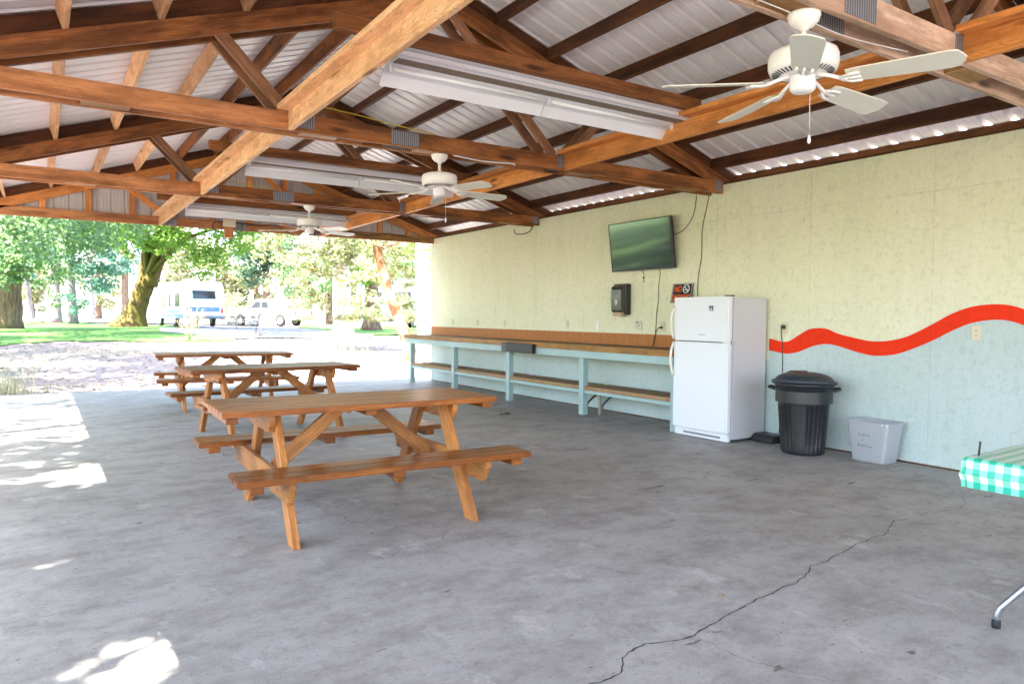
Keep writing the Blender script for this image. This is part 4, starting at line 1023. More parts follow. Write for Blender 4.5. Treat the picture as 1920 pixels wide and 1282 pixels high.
L1 = make_lamp(); labs = ['largest fluorescent fitting, over the nearest picnic table', 'second fluorescent fitting, left of the middle fan', 'farthest fluorescent fitting, above the farthest fan']
for i, y in enumerate(LY):
    o = L1 if i == 0 else copy_tree(L1); o.location = (3.08 + .0 * i, y + .10, ZC0 + .183); o['label'] = labs[i]
    MB().box((1.8, y + .002, ZC0 + .1855), (4.34, y + .16, ZC0 + .22)).build('lamp_backing', 'fixture_white', sh)

# ------------------------------------------------------------------ folding table with cloth
ft = thing('folding_table', (3.95, .95, 0), 0, 'folding table with bent steel tube legs at the right edge', 'table')
C0 = Vector((3.20, 1.45, .74)); e1 = Vector((.99, .035, 0)).normalized(); e2 = Vector((.24, -.97, 0)).normalized(); e2 = (e2 - e1 * e2.dot(e1)).normalized()
LW, LL = 1.5, .76      # along e1, along e2
def ftp(a, b_, z): return C0 + e1 * a + e2 * b_ + Vector((0, 0, z - .74)) - ft.location
m_ = MB(); m_.board(ftp(.01, LL / 2, .722), ftp(LW, LL / 2, .722), .03, LL - .02); m_.build('tabletop', 'plate_white', ft, bevel=.004)
for a, s_ in ((.16, 1), (1.34, -1)):
    for b_, q in ((.06, 1), (.66, -1)):
        m_ = MB(); fx, fy_ = ((3.392, 1.405) if (a < .5 and q > 0) else None) or (0, 0)
        if fx: base = Vector((fx, fy_, 0)) - ft.location
        else: base = ftp(a, b_, 0)
        di = (e1 * s_ * .7 + e2 * q * .9).normalized()
        m_.tube([base, base + Vector((0, 0, .055)), base + di * .012 + Vector((0, 0, .085)), base + di * .10 + Vector((0, 0, .185)), base + di * .20 + Vector((0, 0, .30)), base + di * .29 + Vector((0, 0, .44)), base + di * .31 + Vector((0, 0, .706))], .0135, 12); lg = m_.build('leg', 'tube_steel', ft)
        m_ = MB(); m_.lathe([(.017, 0), (.0175, .03), (.0155, .034)], base, 14); m_.build('rubber_foot', 'black_rubber', lg)
def clothpt(u, v):
    """u, v metres on the cloth, (0,0) over the table corner; negative = hanging part"""
    a, b_ = u, v; over = .0
    z = .7425; d = 0
    du, dv = max(0, -u), max(0, -v)
    r_ = .022
    def drop(q):
        if q <= 0: return 0, 0
        if q < r_ * 1.57: an = q / r_; return r_ * math.sin(an), r_ * (1 - math.cos(an))
        return r_, r_ + (q - r_ * 1.57)
    ou, zu = drop(du); ov, zv = drop(dv)
    if du > 0 and dv > 0:
        dd = max(du, dv); zdrop = max(zu, zv) ; ou = ou * .75 + .02 * min(du, dv); ov = ov * .75 + .02 * min(du, dv)
    else: zdrop = max(zu, zv)
    w = .006 * math.sin(u * 21 + v * 5 + 1) * min(1, zdrop / .08) + .003 * math.sin(v * 23 + u * 13) * min(1, zdrop / .06)
    fold = .008 * math.exp(-((zdrop - .075 - .02 * math.sin(u * 7)) / .018) ** 2)
    ou2 = ou + (w + fold if du > 0 else 0); ov2 = ov + (w + fold if dv > 0 else 0)
    z = .7425 - zdrop + .001 * math.sin(u * 19) * math.cos(v * 17) + (.006 * math.sin(u * 15) if zdrop > .1 else 0)
    A = (u if u > 0 else 0) - ou2; B = (v if v > 0 else 0) - ov2
    return C0 + e1 * A + e2 * B + Vector((0, 0, z - .74))
m_ = MB(); us = np.concatenate([np.linspace(-.13, .03, 32), np.linspace(.05, 1.5, 50)]); vs_ = np.concatenate([np.linspace(-.13, .03, 32), np.linspace(.05, LL, 26), np.linspace(LL + .01, LL + .03, 3)])
org = C0.copy(); org.z = 0
rows = [[clothpt(u, v) - org for u in us] for v in vs_]; uvs = [[(u + .02, v + .02) for u in us] for v in vs_]
m_.grid(rows, smooth=True, uvs=uvs); tcl = m_.build('tablecloth', 'gingham', recalc=False); tcl.location = org; tag(tcl, 'green and white gingham cloth over the folding table corner', 'tablecloth')
m_ = MB(); m_.tube([(0, 0, 0), (.006, -.003, .06)], .004, 6); o = m_.build('cloth_clip', 'black_plastic'); o.location = (3.27, 1.44, .742); tag(o, 'thin black clip sticking up at the tablecloth corner', 'clip')
# leaf sprig on the floor
m_ = MB(); random.seed(5)
for i in range(16):
    a = random.uniform(0, 6.28); c_ = Vector((random.uniform(-.09, .09), random.uniform(-.05, .05), .004 + random.uniform(0, .012))); d = Vector((math.cos(a), math.sin(a), random.uniform(0, .4))) * random.uniform(.02, .045); s_ = Vector((-d.y, d.x, 0)) * .35
    m_.bm.faces.new([m_.bm.verts.new(c_ - d), m_.bm.verts.new(c_ + s_ + Vector((0, 0, .004))), m_.bm.verts.new(c_ + d), m_.bm.verts.new(c_ - s_)])
o = m_.build('leaf_sprig', 'wax_green'); o.location = (5.14, 8.05, 0); tag(o, 'small green leaf sprig lying on the concrete near the counter', 'leaves')
m_ = MB(); m_.grid([[(-.02, -.012, .002), (-.005, -.016, .006), (.02, -.004, .003)], [(-.022, .004, .004), (0, .004, .009), (.022, .006, .004)], [(-.01, .012, .002), (.004, .016, .005), (.018, .012, .002)]]); o = m_.build('dead_leaf', 'leaf_litter', recalc=False); o.location = (2.673, 2.269, 0); tag(o, 'single curled brown leaf by the main floor crack', 'leaf')

# ------------------------------------------------------------------ trees and plants
def leaves(centres, n_each, size, name, mat, parent, flat=.5, keep=None, org=Vector((0, 0, 0)), aspect=.62):
    """many small leaf faces gathered in clumps; centres = [(x, y, z, r)]"""
    P = []; 
    for (x, y, z, r_) in centres:
        n = max(6, int(n_each * (r_ ** 2)))
        d = RNG.normal(size=(n, 3)); d /= np.linalg.norm(d, axis=1, keepdims=True)
        rr = r_ * RNG.random((n, 1)) ** .45
        P.append(np.array([[x, y, z]]) + d * rr * np.array([[1, 1, .62]]))
    P = np.concatenate(P)
    if keep is not None: P = P[keep(P)]
    n = len(P)
    nrmv = RNG.normal(size=(n, 3)); nrmv[:, 2] = np.abs(nrmv[:, 2]) + flat; nrmv /= np.linalg.norm(nrmv, axis=1, keepdims=True)
    t = RNG.normal(size=(n, 3)); t -= nrmv * (t * nrmv).sum(1, keepdims=True); t /= np.linalg.norm(t, axis=1, keepdims=True); b_ = np.cross(nrmv, t)
    s = size * (.6 + .8 * RNG.random((n, 1)))
    a = P - t * s * .5; c = P + t * s * .55; d1 = P + b_ * s * aspect * .5 + nrmv * s * .10 - t * s * .05; d2 = P - b_ * s * aspect * .5 + nrmv * s * .10 - t * s * .05
    V = np.stack([a, d1, c, d2], 1).reshape(-1, 3) - np.array(org)[None]
    F = np.arange(4 * n).reshape(-1, 4)
    return flatmesh(name, V, F, mat, parent)
def trunk_mesh(path, radii, name, mat, parent, org, n=14, jit=.05, flare=1.0):
    P = []; Rr = []
    for i in range(len(path) - 1):
        a, b_ = Vector(path[i]), Vector(path[i + 1]); k = 5
        for j in range(k):
            P.append(a.lerp(b_, j / k) - org + Vector((random.uniform(-1, 1), random.uniform(-1, 1), 0)) * radii[i] * .05 * (i + j > 0)); Rr.append(radii[i] + (radii[i + 1] - radii[i]) * j / k)
    P.append(Vector(path[-1]) - org); Rr.append(radii[-1])
    if flare > 1:
        for i, f_ in ((0, flare), (1, 1 + (flare - 1) * .45), (2, 1 + (flare - 1) * .15)): Rr[i] *= f_
    m_ = MB(); m_.tube(P, 1, n, radii=Rr, jit=jit); return m_.build(name, mat, parent)
def tree(name, base, path, radii, blobs, label, cat='tree', barkm='bark_brown', leafm='leaf_maple', n_each=120, size=.22, flare=1.3, group='trees beyond the shelter', limbs=10, keep=None, extra=None):
    z0 = hgt(base[0], base[1]); org = Vector((base[0], base[1], z0 - .05))
    t = thing(name, org, 0, label, cat, group)
    full = [Vector((base[0] + a, base[1] + b_, z0 - .1 + c_)) for a, b_, c_ in path]
    tk = trunk_mesh(full, radii, 'trunk', barkm, t, org, flare=flare)
    if extra:
        for pth, rr in extra: trunk_mesh([Vector((base[0] + a, base[1] + b_, z0 - .1 + c_)) for a, b_, c_ in pth], rr, 'limb', barkm, t, org)
    top = [full[-1], full[-2].lerp(full[-1], .4), full[-2]]
    m_ = MB(); bl = sorted(blobs, key=lambda b_: -b_[3])[:limbs]
    for (x, y, z, r_) in bl:
        s_ = min(top, key=lambda p: (p - Vector((x, y, z))).length); e = Vector((x, y, z)); mid = s_.lerp(e, .5) + Vector((random.uniform(-.3, .3), random.uniform(-.3, .3), .25 * (s_ - e).length * .3))
        m_.tube([s_ - org, mid - org, e - org], .05, 6, radii=[max(.05, radii[-1] * .45), max(.03, radii[-1] * .28), .02])
    if bl: m_.build('branches', barkm, t)
    else: m_.bm.free()
    if blobs: leaves(blobs, n_each, size, 'crown', leafm, t, keep=keep, org=org)
    return t
def blobs_px(lst, seed, per=6, spread=.9):
    """foliage masses: (px, py, depth, radius metres) broken into smaller clumps"""
    random.seed(seed); out = []
    for px, py, d, r_ in lst:
        c_ = spot(px, py, d)
        for k in range(per):
            v = Vector((random.gauss(0, 1), random.gauss(0, 1), random.gauss(0, .7))); v = v.normalized() * r_ * spread * random.uniform(.35, 1)
            out.append((c_.x + v.x, c_.y + v.y, max(c_.z + v.z, 1.2), r_ * random.uniform(.28, .5)))
    return out
def gbase(px, d):
    p = spot(px, 588, d); return (p.x, p.y)

# big rough trunk at the left edge
b_ = gbase(16, 36)
tree('fir_tree', b_, [(0, 0, 0), (0, .1, 3), (.05, .1, 7), (.1, .2, 13)], [.60, .54, .48, .3],
     blobs_px([(-30, 470, 32, 2.2), (60, 455, 31, 2.0), (130, 440, 30, 2.0), (20, 420, 33, 2.4), (200, 430, 32, 1.8), (10, 520, 33, .9), (70, 485, 33, 1.3), (-10, 540, 33, .7), (-40, 400, 35, 3), (90, 400, 35, 3), (40, 500, 33, 1.2), (150, 350, 36, 3.2), (0, 330, 36, 4)], 3, 9),
     'thick brown furrowed tree trunk at the left edge of the photo', leafm='leaf_maple', n_each=150, size=.21, flare=1.12)
# three slim trunks on the lawn
for k, (px, d, r_, ln, lab, bm_) in enumerate(((60, 60, .20, -.9, 'thin leaning grey tree right of the thick left trunk', [(40, 520, 60, 1.7), (60, 470, 60, 2.5), (20, 430, 60, 3)]),
        (105, 58, .34, .0, 'straight grey tree in the middle of the three slim trunks', [(100, 515, 55, 2.0), (115, 480, 56, 2.4), (95, 440, 58, 3), (150, 500, 54, 1.8), (110, 560, 52, .9)]),
        (138, 55, .28, -.35, 'grey tree rightmost of the three slim trunks on the lawn', [(150, 470, 52, 2.4), (185, 500, 52, 2.0), (140, 560, 50, 1.1), (215, 460, 52, 2.4), (200, 540, 52, 1.3), (170, 430, 54, 3)]))):
    tree('slim_tree', gbase(px, d), [(0, 0, 0), (ln * .3, 0, 3), (ln, 0, 8), (ln, 0, 13)], [r_ * 1.15, r_ * .95, r_ * .8, r_ * .5], blobs_px(bm_, 20 + k, 8), lab, barkm='bark_grey', leafm=('leaf_teal', 'leaf_maple', 'leaf_teal')[k], n_each=115, size=.27)
# mossy leaning maple
b_ = gbase(250, 43); e_r = RIGHT
def R3(r_, u_): return (RIGHT.x * r_, RIGHT.y * r_, u_)
tree('mossy_maple', b_, [R3(-.2, 0), R3(.38, 1.7), R3(.86, 3.1)], [.72, .52, .50],
     blobs_px([(290, 435, 40, 1.6), (340, 430, 40, 2.0), (400, 440, 39, 2.0), (450, 455, 38, 1.5), (240, 450, 41, 1.3), (390, 490, 38, 1.2), (330, 395, 41, 3.2), (440, 400, 40, 3.2), (250, 400, 42, 2.6), (385, 500, 38, .9), (420, 470, 38, 1.3), (350, 455, 38, 1.4), (310, 470, 38, .8), (470, 430, 38, 1.6), (265, 430, 38, 1.0), (300, 420, 38, 1.2)], 31, 9),
     'mossy leaning maple with forked trunk in front of the camper', barkm='bark_moss', leafm='leaf_bright', n_each=140, size=.22, flare=1.75,
     extra=[([R3(.72, 2.5), R3(.76, 4.1), R3(.86, 4.9), R3(.95, 6.6)], [.36, .29, .28, .25]), ([R3(.95, 2.6), R3(1.44, 4.1), R3(1.62, 4.9), R3(1.8, 6.6)], [.48, .42, .40, .32])])
# lime foliage hanging in front of the darker mass
tree('lime_maple', gbase(170, 75), [(0, 0, 0), (0, 0, 5), (0, .2, 10)], [.4, .35, .3], blobs_px([(210, 440, 50, 1.3), (185, 430, 50, 1.4), (235, 425, 50, 1.2), (160, 455, 52, .8)], 35, 10), 'lime green foliage hanging below the gable beam on the left', barkm='bark_grey', leafm='leaf_bright', n_each=230, size=.23, limbs=4)
# sunlit pale trunk with low sprouts
b_ = gbase(645, 26)
tree('sprouting_tree', b_, [R3(0, 0), R3(-.05, 1.5), R3(-.14, 4), R3(-.3, 9)], [.42, .34, .25, .2],
     blobs_px([(660, 560, 24, .8), (700, 520, 23.5, .9), (620, 500, 24, .9), (560, 510, 24, .9), (520, 540, 25, .6), (690, 470, 24, 1.0), (740, 480, 23, .8), (590, 470, 25, 1.0), (680, 600, 25, .5), (650, 610, 25, .5), (640, 420, 24, 1.6), (740, 430, 24, 1.6), (780, 520, 23, .6), (745, 590, 23, .45), (600, 560, 24.5, .5), (575, 600, 25, .35), (700, 575, 23, .6), (785, 590, 23, .4), (720, 610, 23, .35), (735, 520, 24, .9), (780, 560, 24, .8), (705, 600, 26, .5), (795, 480, 24, .8), (755, 600, 26, .5), (500, 460, 26, 1.0), (760, 560, 23, .5), (540, 440, 26, 1.4)], 37, 9),
     'sunlit white trunk with pale leafy sprouts near the slab corner', barkm='bark_pale', leafm='leaf_yellow', n_each=330, size=.15, flare=1.25, limbs=14)
tree('dark_trunk_tree', gbase(697, 39), [(0, 0, 0), (0, 0, 2), R3(-.1, 5), R3(-.2, 10)], [.42, .36, .32, .25], blobs_px([(700, 500, 38, 1.5), (720, 450, 38, 2.2), (660, 520, 38, 1.2), (700, 590, 37, .8)], 41, 8), 'brown furrowed trunk in front of the grey trailer', leafm='leaf_bright', n_each=160, size=.2, flare=1.6)
tree('leaning_tree', gbase(772, 20), [R3(.1, 0), R3(-.18, .9), R3(-.62, 2.0), R3(-.95, 3.2), R3(-1.1, 5)], [.20, .17, .14, .12, .09], blobs_px([(720, 460, 20, .6), (690, 500, 20, .5), (750, 440, 20, .7)], 43, 7), 'leaning orange and white peeling trunk left of the counter', barkm='bark_peeling', leafm='leaf_yellow', n_each=330, size=.13, flare=1.2, limbs=5)
tree('pale_tree', gbase(799, 20), [R3(0, 0), R3(-.06, 1.5), R3(-.1, 3), R3(-.05, 7)], [.22, .19, .19, .16], blobs_px([(790, 470, 20, .5), (800, 440, 20, .8)], 45, 7), 'upright white sunlit trunk beside the wall end', barkm='bark_pale', leafm='leaf_bright', n_each=300, size=.13, limbs=3)
tree('crooked_tree', gbase(622, 58), [R3(0, 0), R3(-.2, 3), R3(-.1, 4.5), R3(.3, 8)], [.42, .36, .34, .3], blobs_px([(600, 500, 56, 2.2), (560, 480, 58, 2.4), (640, 490, 56, 2.0), (530, 520, 58, 1.7), (590, 545, 56, 1.2)], 47, 8), 'dark crooked trunk behind the white pickup', leafm='leaf_maple', n_each=130, size=.26)
# darker evergreens behind
tree('fir_tree', gbase(500, 75), [(0, 0, 0), (0, 0, 6), (0, 0, 16)], [.4, .35, .25], blobs_px([(500, 490, 72, 2.6), (470, 460, 72, 3), (530, 460, 72, 3), (500, 430, 74, 3.4), (560, 430, 74, 3), (520, 400, 76, 5), (470, 520, 72, 1.6)], 51, 9), 'dark evergreen behind the pickup, left of the pale trunk', leafm='leaf_dark', n_each=95, size=.35, limbs=6)
tree('fir_tree', gbase(235, 80), [(0, 0, 0), (0, 0, 6), (0, 0, 16)], [.4, .35, .25], blobs_px([(240, 470, 78, 3), (215, 510, 78, 2), (260, 430, 78, 3), (290, 400, 80, 4), (160, 440, 78, 3), (190, 540, 78, 1.6)], 53, 9), 'dark evergreen behind the mossy maple', leafm='leaf_teal', n_each=95, size=.35, limbs=6)
tree('fir_tree', gbase(690, 70), [(0, 0, 0), (0, 0, 6), (0, 0, 16)], [.4, .35, .25], blobs_px([(640, 500, 66, 2.2), (720, 520, 66, 2.2), (780, 510, 66, 2.4), (700, 450, 68, 3.4), (780, 450, 68, 3.4), (620, 450, 68, 3)], 55, 9), 'dark evergreen behind the leaning peeling trunk', leafm='leaf_maple', n_each=95, size=.33, limbs=6)
# wide high crowns out of view, put in to shade the lawn and the dirt
def shade_crown(seed, cx, cy, rx, ry, n, z0=8.0, z1=12.5):
    random.seed(seed); out = []
    for _ in range(n):
        a, q = random.uniform(0, 6.28), random.random() ** .5
        out.append((cx + rx * q * math.cos(a), cy + ry * q * math.sin(a), random.uniform(z0, z1), random.uniform(1.1, 1.9)))
    return out
for k, (x, y, rx, ry, n_, lab) in enumerate(((-4.2, 19.5, 5.2, 6.5, 34, 'unseen shade tree left of the view, its crown over the dirt'), (-5.5, 31, 6.5, 7.0, 40, 'unseen shade tree left of the lawn, its crown over the grass'), (3.0, 41, 7, 7.5, 44, 'unseen shade crown above the lawn before the mossy maple'),
        (1.5, 56, 9, 8, 46, 'unseen shade crown above the far lawn'), (9.0, 33.0, 5.5, 5.5, 26, 'unseen shade crown above the gravel by the hookup post'), (-14, 15, 6, 6, 34, 'spreading tree on the side lawn, nearer one'), (-19, 24, 7, 7, 38, 'spreading tree on the side lawn, farther one'), (-9, 21, 4.5, 5, 30, 'spreading tree on the side lawn, behind the thinner leafy tree'))):
    tx, ty = (x, y) if k > 4 else ((x - 3.5, y) if k < 2 else {2: (-3.3, 43.5), 3: (-6.5, 58), 4: (22.5, 33)}[k])
    bl = shade_crown(100 + k, x, y, rx, ry, n_, *((3.0, 9.5) if k > 4 else (8.0, 12.5)))
    tree('broadleaf_tree', (tx, ty), [(0, 0, 0), (0, 0, 5), (.1, 0, 10)], [.36, .3, .22], bl, lab, n_each=120, size=.30, limbs=10, leafm='leaf_maple')
# low bright shrubs along the road
sdefs = [(455, 72, 1.6, 'pale sunlit shrub between camper and pickup'), (395, 88, 2.6, 'pale round shrub behind the camper roof'), (545, 84, 2.2, 'sunlit shrub row end behind the pickup cab'), (660, 76, 2.0, 'sunlit shrub behind the white sprouting trunk')]
for k, (px, d, r_, lab) in enumerate(sdefs):
    bx_, by_ = gbase(px, d); z0 = hgt(bx_, by_); t = thing('shrub', (bx_, by_, z0), 0, lab, 'shrub', 'sunlit shrubs along the road')
    random.seed(60 + k); bl = [(bx_ + random.uniform(-1, 1) * r_, by_ + random.uniform(-1, 1) * r_, z0 + r_ * random.uniform(.3, 1.1), r_ * .55) for _ in range(9)]
    leaves(bl, 110, .26, 'foliage', 'leaf_yellow', t, org=Vector((bx_, by_, z0)))
    m_ = MB()
    for q in bl[:5]: m_.tube([(0, 0, 0), (q[0] - bx_, q[1] - by_, q[2] - z0)], .03, 5)
    m_.build('stems', 'bark_grey', t)
# pale sunlit trees on the far side of the campground
for k, (px, py, d, rr_, lab) in enumerate(((185, 545, 105, 3.4, 'pale far tree seen between the slim trunks and the maple'), (60, 535, 110, 3.6, 'pale far tree behind the thin leaning grey tree'), (330, 500, 100, 4.0, 'pale far tree above the camper roof'), (420, 520, 98, 4.2, 'pale far tree right of the camper'), (480, 555, 100, 3.2, 'pale far tree behind the hookup post'), (580, 540, 104, 4.0, 'pale far tree behind the pickup'), (660, 520, 96, 4.2, 'pale far tree behind the sprouting trunk'), (760, 530, 92, 4.0, 'pale far tree behind the wall end'))):
    bl = blobs_px([(px, py, d, rr_), (px + 18, py - 40, d, rr_ * 1.1), (px - 20, py - 30, d + 3, rr_), (px, py + 25, d, rr_ * .8)], 200 + k, 8)
    tree('broadleaf_tree', gbase(px, d), [(0, 0, 0), (0, 0, 4), (0, 0, 8)], [.4, .3, .2], bl, lab, n_each=26, size=.62, limbs=5, leafm='leaf_yellow', group='pale trees across the campground')
# dry shrub in front of the camper
bx_, by_ = gbase(355, 28); z0 = hgt(bx_, by_); t = thing('dry_shrub', (bx_, by_, z0), 0, 'dry straw-coloured shrub in front of the camper', 'shrub')
random.seed(71); m_ = MB(); bl = []
for k in range(26):
    a = random.uniform(0, 6.28); e = Vector((math.cos(a) * random.uniform(.1, .6), math.sin(a) * random.uniform(.1, .6), random.uniform(.5, 1.45))); m_.tube([(0, 0, 0), e * .5 + Vector((0, 0, .1)), e], .006, 4); bl.append((bx_ + e.x, by_ + e.y, z0 + e.z, .13)); bl.append((bx_ + e.x * .6, by_ + e.y * .6, z0 + e.z * .65, .12))
m_.build('stems', 'bark_pale', t); leaves(bl, 1100, .055, 'foliage', 'leaf_dry', t, org=Vector((bx_, by_, z0)))
# orange dead shrub seen under the counter end
bx_, by_ = 8.15, 16.3; z0 = hgt(bx_, by_); t = thing('dead_shrub', (bx_, by_, z0), 0, 'small orange dead shrub seen under the counter end', 'shrub')
m_ = MB(); bl = []
for k in range(12):
    a = random.uniform(0, 6.28); e = Vector((math.cos(a) * .22, math.sin(a) * .22, random.uniform(.2, .55))); m_.tube([(0, 0, 0), e], .006, 4); bl.append((bx_ + e.x, by_ + e.y, z0 + e.z, .09))
m_.build('stems', 'bark_peeling', t); leaves(bl, 1500, .05, 'foliage', 'leaf_litter', t, org=Vector((bx_, by_, z0)))
# trees beside the open side of the shelter: they throw the dappled shade on the slab
SUN = Vector((-.46, -.17, 1)).normalized()
def keepfun(P):  # crowns shaped for light: leaves dropped where sun patches should reach the slab
    fx = P[:, 0] - SUN.x / SUN.z * P[:, 2]; fy = P[:, 1] - SUN.y / SUN.z * P[:, 2]
    ell = lambda cx, cy, rx, ry: ((fx - cx) / rx) ** 2 + ((fy - cy) / ry) ** 2 < 1
    def nz(a, b_): return (np.sin(a * 2.3 + b_ * 5.1 + 1.7 * np.sin(b_ * 1.9 + a)) + np.sin(a * 4.7 - b_ * 7.3 + 2.2 * np.sin(a * 2.1)) + .8 * np.sin(a * 9.1 + b_ * 13.7 + np.sin(b_ * 5.3)) + .6 * np.sin(b_ * 23 + 3 * np.sin(a * 6.1))) / 3.4
    wav = nz(fx, fy); rnd = RNG.random(len(fx)); rnd2 = RNG.random(len(fx))
    soft = lambda cx, cy, rx, ry: ((fx - cx) / rx) ** 2 + ((fy - cy) / ry) ** 2 + .35 * nz(fx * 3, fy * 3) < .75 + .5 * rnd
    strip = (fy > 6.75 + .35 * np.sin(fx * 3)) & (fy < 13.6)
    hole = (rnd2 < .90) & (soft(.27, 2.98, .27, .26) | soft(.02, 4.42, .17, .07) | (strip & (wav > -.20 + .25 * rnd + .35 * np.exp(-((fy - 7.2) / 1.0) ** 2))) | (fy > 14.6))
    return ~(hole & (fx > -2.5))
SH = []
random.seed(81)
for k in range(190):
    y = random.uniform(-3.5, 14.5); SH.append((random.uniform(-6.2, -3.0), y, random.uniform(6.0, 8.6), random.uniform(.55, .95)))
tree('broadleaf_tree', (-6.6, 3.6), [(0, 0, 0), (.1, 0, 3), (.2, .1, 6), (.3, .2, 8.5)], [.3, .26, .2, .12], [q for q in SH if q[1] < 6.8], 'leafy tree beside the open side, shading the slab', n_each=900, size=.19, keep=keepfun, limbs=16)
tree('broadleaf_tree', (-7.4, 10.6), [(0, 0, 0), (.1, 0, 3), (.2, .1, 6), (.3, .2, 8.5)], [.28, .24, .18, .1], [q for q in SH if q[1] >= 6.8], 'thinner leafy tree beside the open side, farther along', n_each=300, size=.16, keep=keepfun, limbs=16)
# trees the television reflects
for k, (x, y) in enumerate(((-14, 22), (-20, 31), (-9, 34))):
    random.seed(90 + k); bl = [(x + random.gauss(0, 2.2), y + random.gauss(0, 2.2), random.uniform(2.6, 9), random.uniform(.9, 1.7)) for _ in range(26)]
    tree('broadleaf_tree', (x, y), [(0, 0, 0), (0, 0, 3), (.2, 0, 7)], [.32, .27, .18], bl, ('tree standing left of the lawn, mirrored in the television', 'tree standing farther left of the lawn', 'tree behind the thick trunk, left of the lawn')[k], n_each=70, size=.3, limbs=8)
sheet = None
# loose leaves and dry grass
n = 5200; ang = RNG.uniform(rad(49), rad(93), n); dd = 14.6 + 20 * RNG.random(n) ** 1.1; X, Y = dd * np.cos(ang), dd * np.sin(ang)
ok = (Y > 14.0) & ~((X > 3.0) & (Y < 22)); X, Y = X[ok], Y[ok]; Z = np.array([hgt(a, b_) for a, b_ in zip(X, Y)]) + .012; n = len(X)
a = RNG.uniform(0, 6.28, n); s = RNG.uniform(.03, .07, n)[:, None]; t_ = np.stack([np.cos(a), np.sin(a), RNG.uniform(-.2, .3, n)], 1); u_ = np.stack([-np.sin(a), np.cos(a), RNG.uniform(-.3, .3, n)], 1); P = np.stack([X, Y, Z], 1)
V = np.stack([P - t_ * s, P + u_ * s * .6, P + t_ * s, P - u_ * s * .6], 1).reshape(-1, 3)
tag(flatmesh('fallen_leaves', V, np.arange(4 * n).reshape(-1, 4), 'leaf_litter'), 'brown fallen leaves scattered over the bare dirt', 'leaf litter', kind='stuff')
random.seed(33); m_ = MB()
for _ in range(170):
    x, y = random.uniform(-.4, 6.4), random.uniform(1.6, 9.5); q = random.uniform(.003, .012) * (1 if y < 4 else 1.5); a = random.uniform(0, 3.14); c_, s_ = math.cos(a), math.sin(a)
    pts = [(x + q * c_ * 1.6, y + q * s_ * 1.6, .002), (x - q * s_ * .5, y + q * c_ * .5, .004), (x - q * c_ * 1.2, y - q * s_ * 1.4, .002), (x + q * s_ * .6, y - q * c_ * .6, .002)]
    m_.bm.faces.new([m_.bm.verts.new(p) for p in pts])
tag(m_.build('floor_debris', 'stain', recalc=False), 'tiny crumbs of bark and leaf scattered over the slab', 'debris', kind='stuff')
def grass(name, regions, mat, label):
    Vs = []
    for (cx, cy, rx, ry, n, h) in regions:
        x = cx + rx * RNG.normal(size=n) * .6; y = cy + ry * RNG.normal(size=n) * .6; ok = (y > 13.95) | (x < -1.5); x, y = x[ok], y[ok]; n = len(x)
        z = np.array([hgt(a, b_) for a, b_ in zip(x, y)]); hh = h * RNG.uniform(.4, 1.2, n); a = RNG.uniform(0, 6.28, n); l = RNG.uniform(0, .5, n) * hh; w = .006 + .004 * RNG.random(n)
        p0 = np.stack([x - w * np.sin(a), y + w * np.cos(a), z], 1); p1 = np.stack([x + w * np.sin(a), y - w * np.cos(a), z], 1); p2 = np.stack([x + l * np.cos(a), y + l * np.sin(a), z + hh], 1)
        Vs.append(np.stack([p0, p1, p2], 1).reshape(-1, 3))
    V = np.concatenate(Vs); tag(flatmesh(name, V, np.arange(len(V)).reshape(-1, 3), mat), label, 'grass', kind='stuff')
grass('grass', [(-.5, 14.5, .4, .4, 260, .22), (-.6, 16.5, .4, 1.0, 200, .22), (.4, 15.4, .8, .6, 90, .08), (-.5, 20, .8, 1.5, 200, .14), (1, 24, 2.5, 2, 500, .10), (4, 17, 3, 1.5, 80, .08), (3, 26, 4, 1.5, 900, .12), (8.3, 23.5, 1.5, 1.5, 500, .2)], 'grass_dry', 'dry grass tufts and weeds along the slab edge')

# ------------------------------------------------------------------ hookup post, outdoor table
pz = spot(488, 588, 32); hx_, hy_ = pz.x, pz.y; hz0 = hgt(hx_, hy_)
hp = thing('hookup_post', (hx_, hy_, hz0), rad(-20), 'short weathered wooden hookup post on the grass', 'post')
MB().box((-.075, -.06, -.1), (.075, .06, 1.02)).build('post', 'grey_post_wood', hp, bevel=.01)
MB().box((-.16, -.09, 1.0215), (.16, .09, 1.09)).build('cap', 'grey_post_wood', hp, bevel=.01)
MB().box((-.14, -.09, .74), (-.0765, .03, .98)).build('meter_box', 'rv_grey', hp, bevel=.01); MB().box((.0765, -.09, .72), (.15, .03, .95)).build('meter_box', 'rv_grey', hp, bevel=.01)
m_ = MB(); m_.tube([(-.17, -.08, -.05), (-.17, -.08, .55)], .02, 8); m_.build('pipe', 'dark_grey', hp)
T4 = copy_tree(T1); p_ = spot(455, 588, 41); T4.location = (p_.x, p_.y, hgt(p_.x, p_.y)); T4.rotation_euler.z = rad(-33); T4['label'] = 'weathered pale picnic table outside between camper and hookup post'; T4['group'] = ''
del T4['group']
for c_ in [T4] + kids(T4):
    for q in ([c_] + kids(c_)):
        if q.type == 'MESH': q.data = q.data.copy(); q.data.materials.clear(); q.data.materials.append(MAT['bark_pale'])
rk = MB(); rk.lathe([(.3, 0), (.45, .12), (.4, .3), (.2, .4), (.02, .42)], n=12); rko = rk.build('fire_ring_rocks', 'rock_grey'); p_ = spot(72, 588, 58); rko.location = (p_.x, p_.y, hgt(p_.x, p_.y)); tag(rko, 'low grey boulder by the slim trunks', 'rock'); rko.name = 'boulder'
for v in rko.data.vertices: v.co *= 1 + random.uniform(-.12, .12)

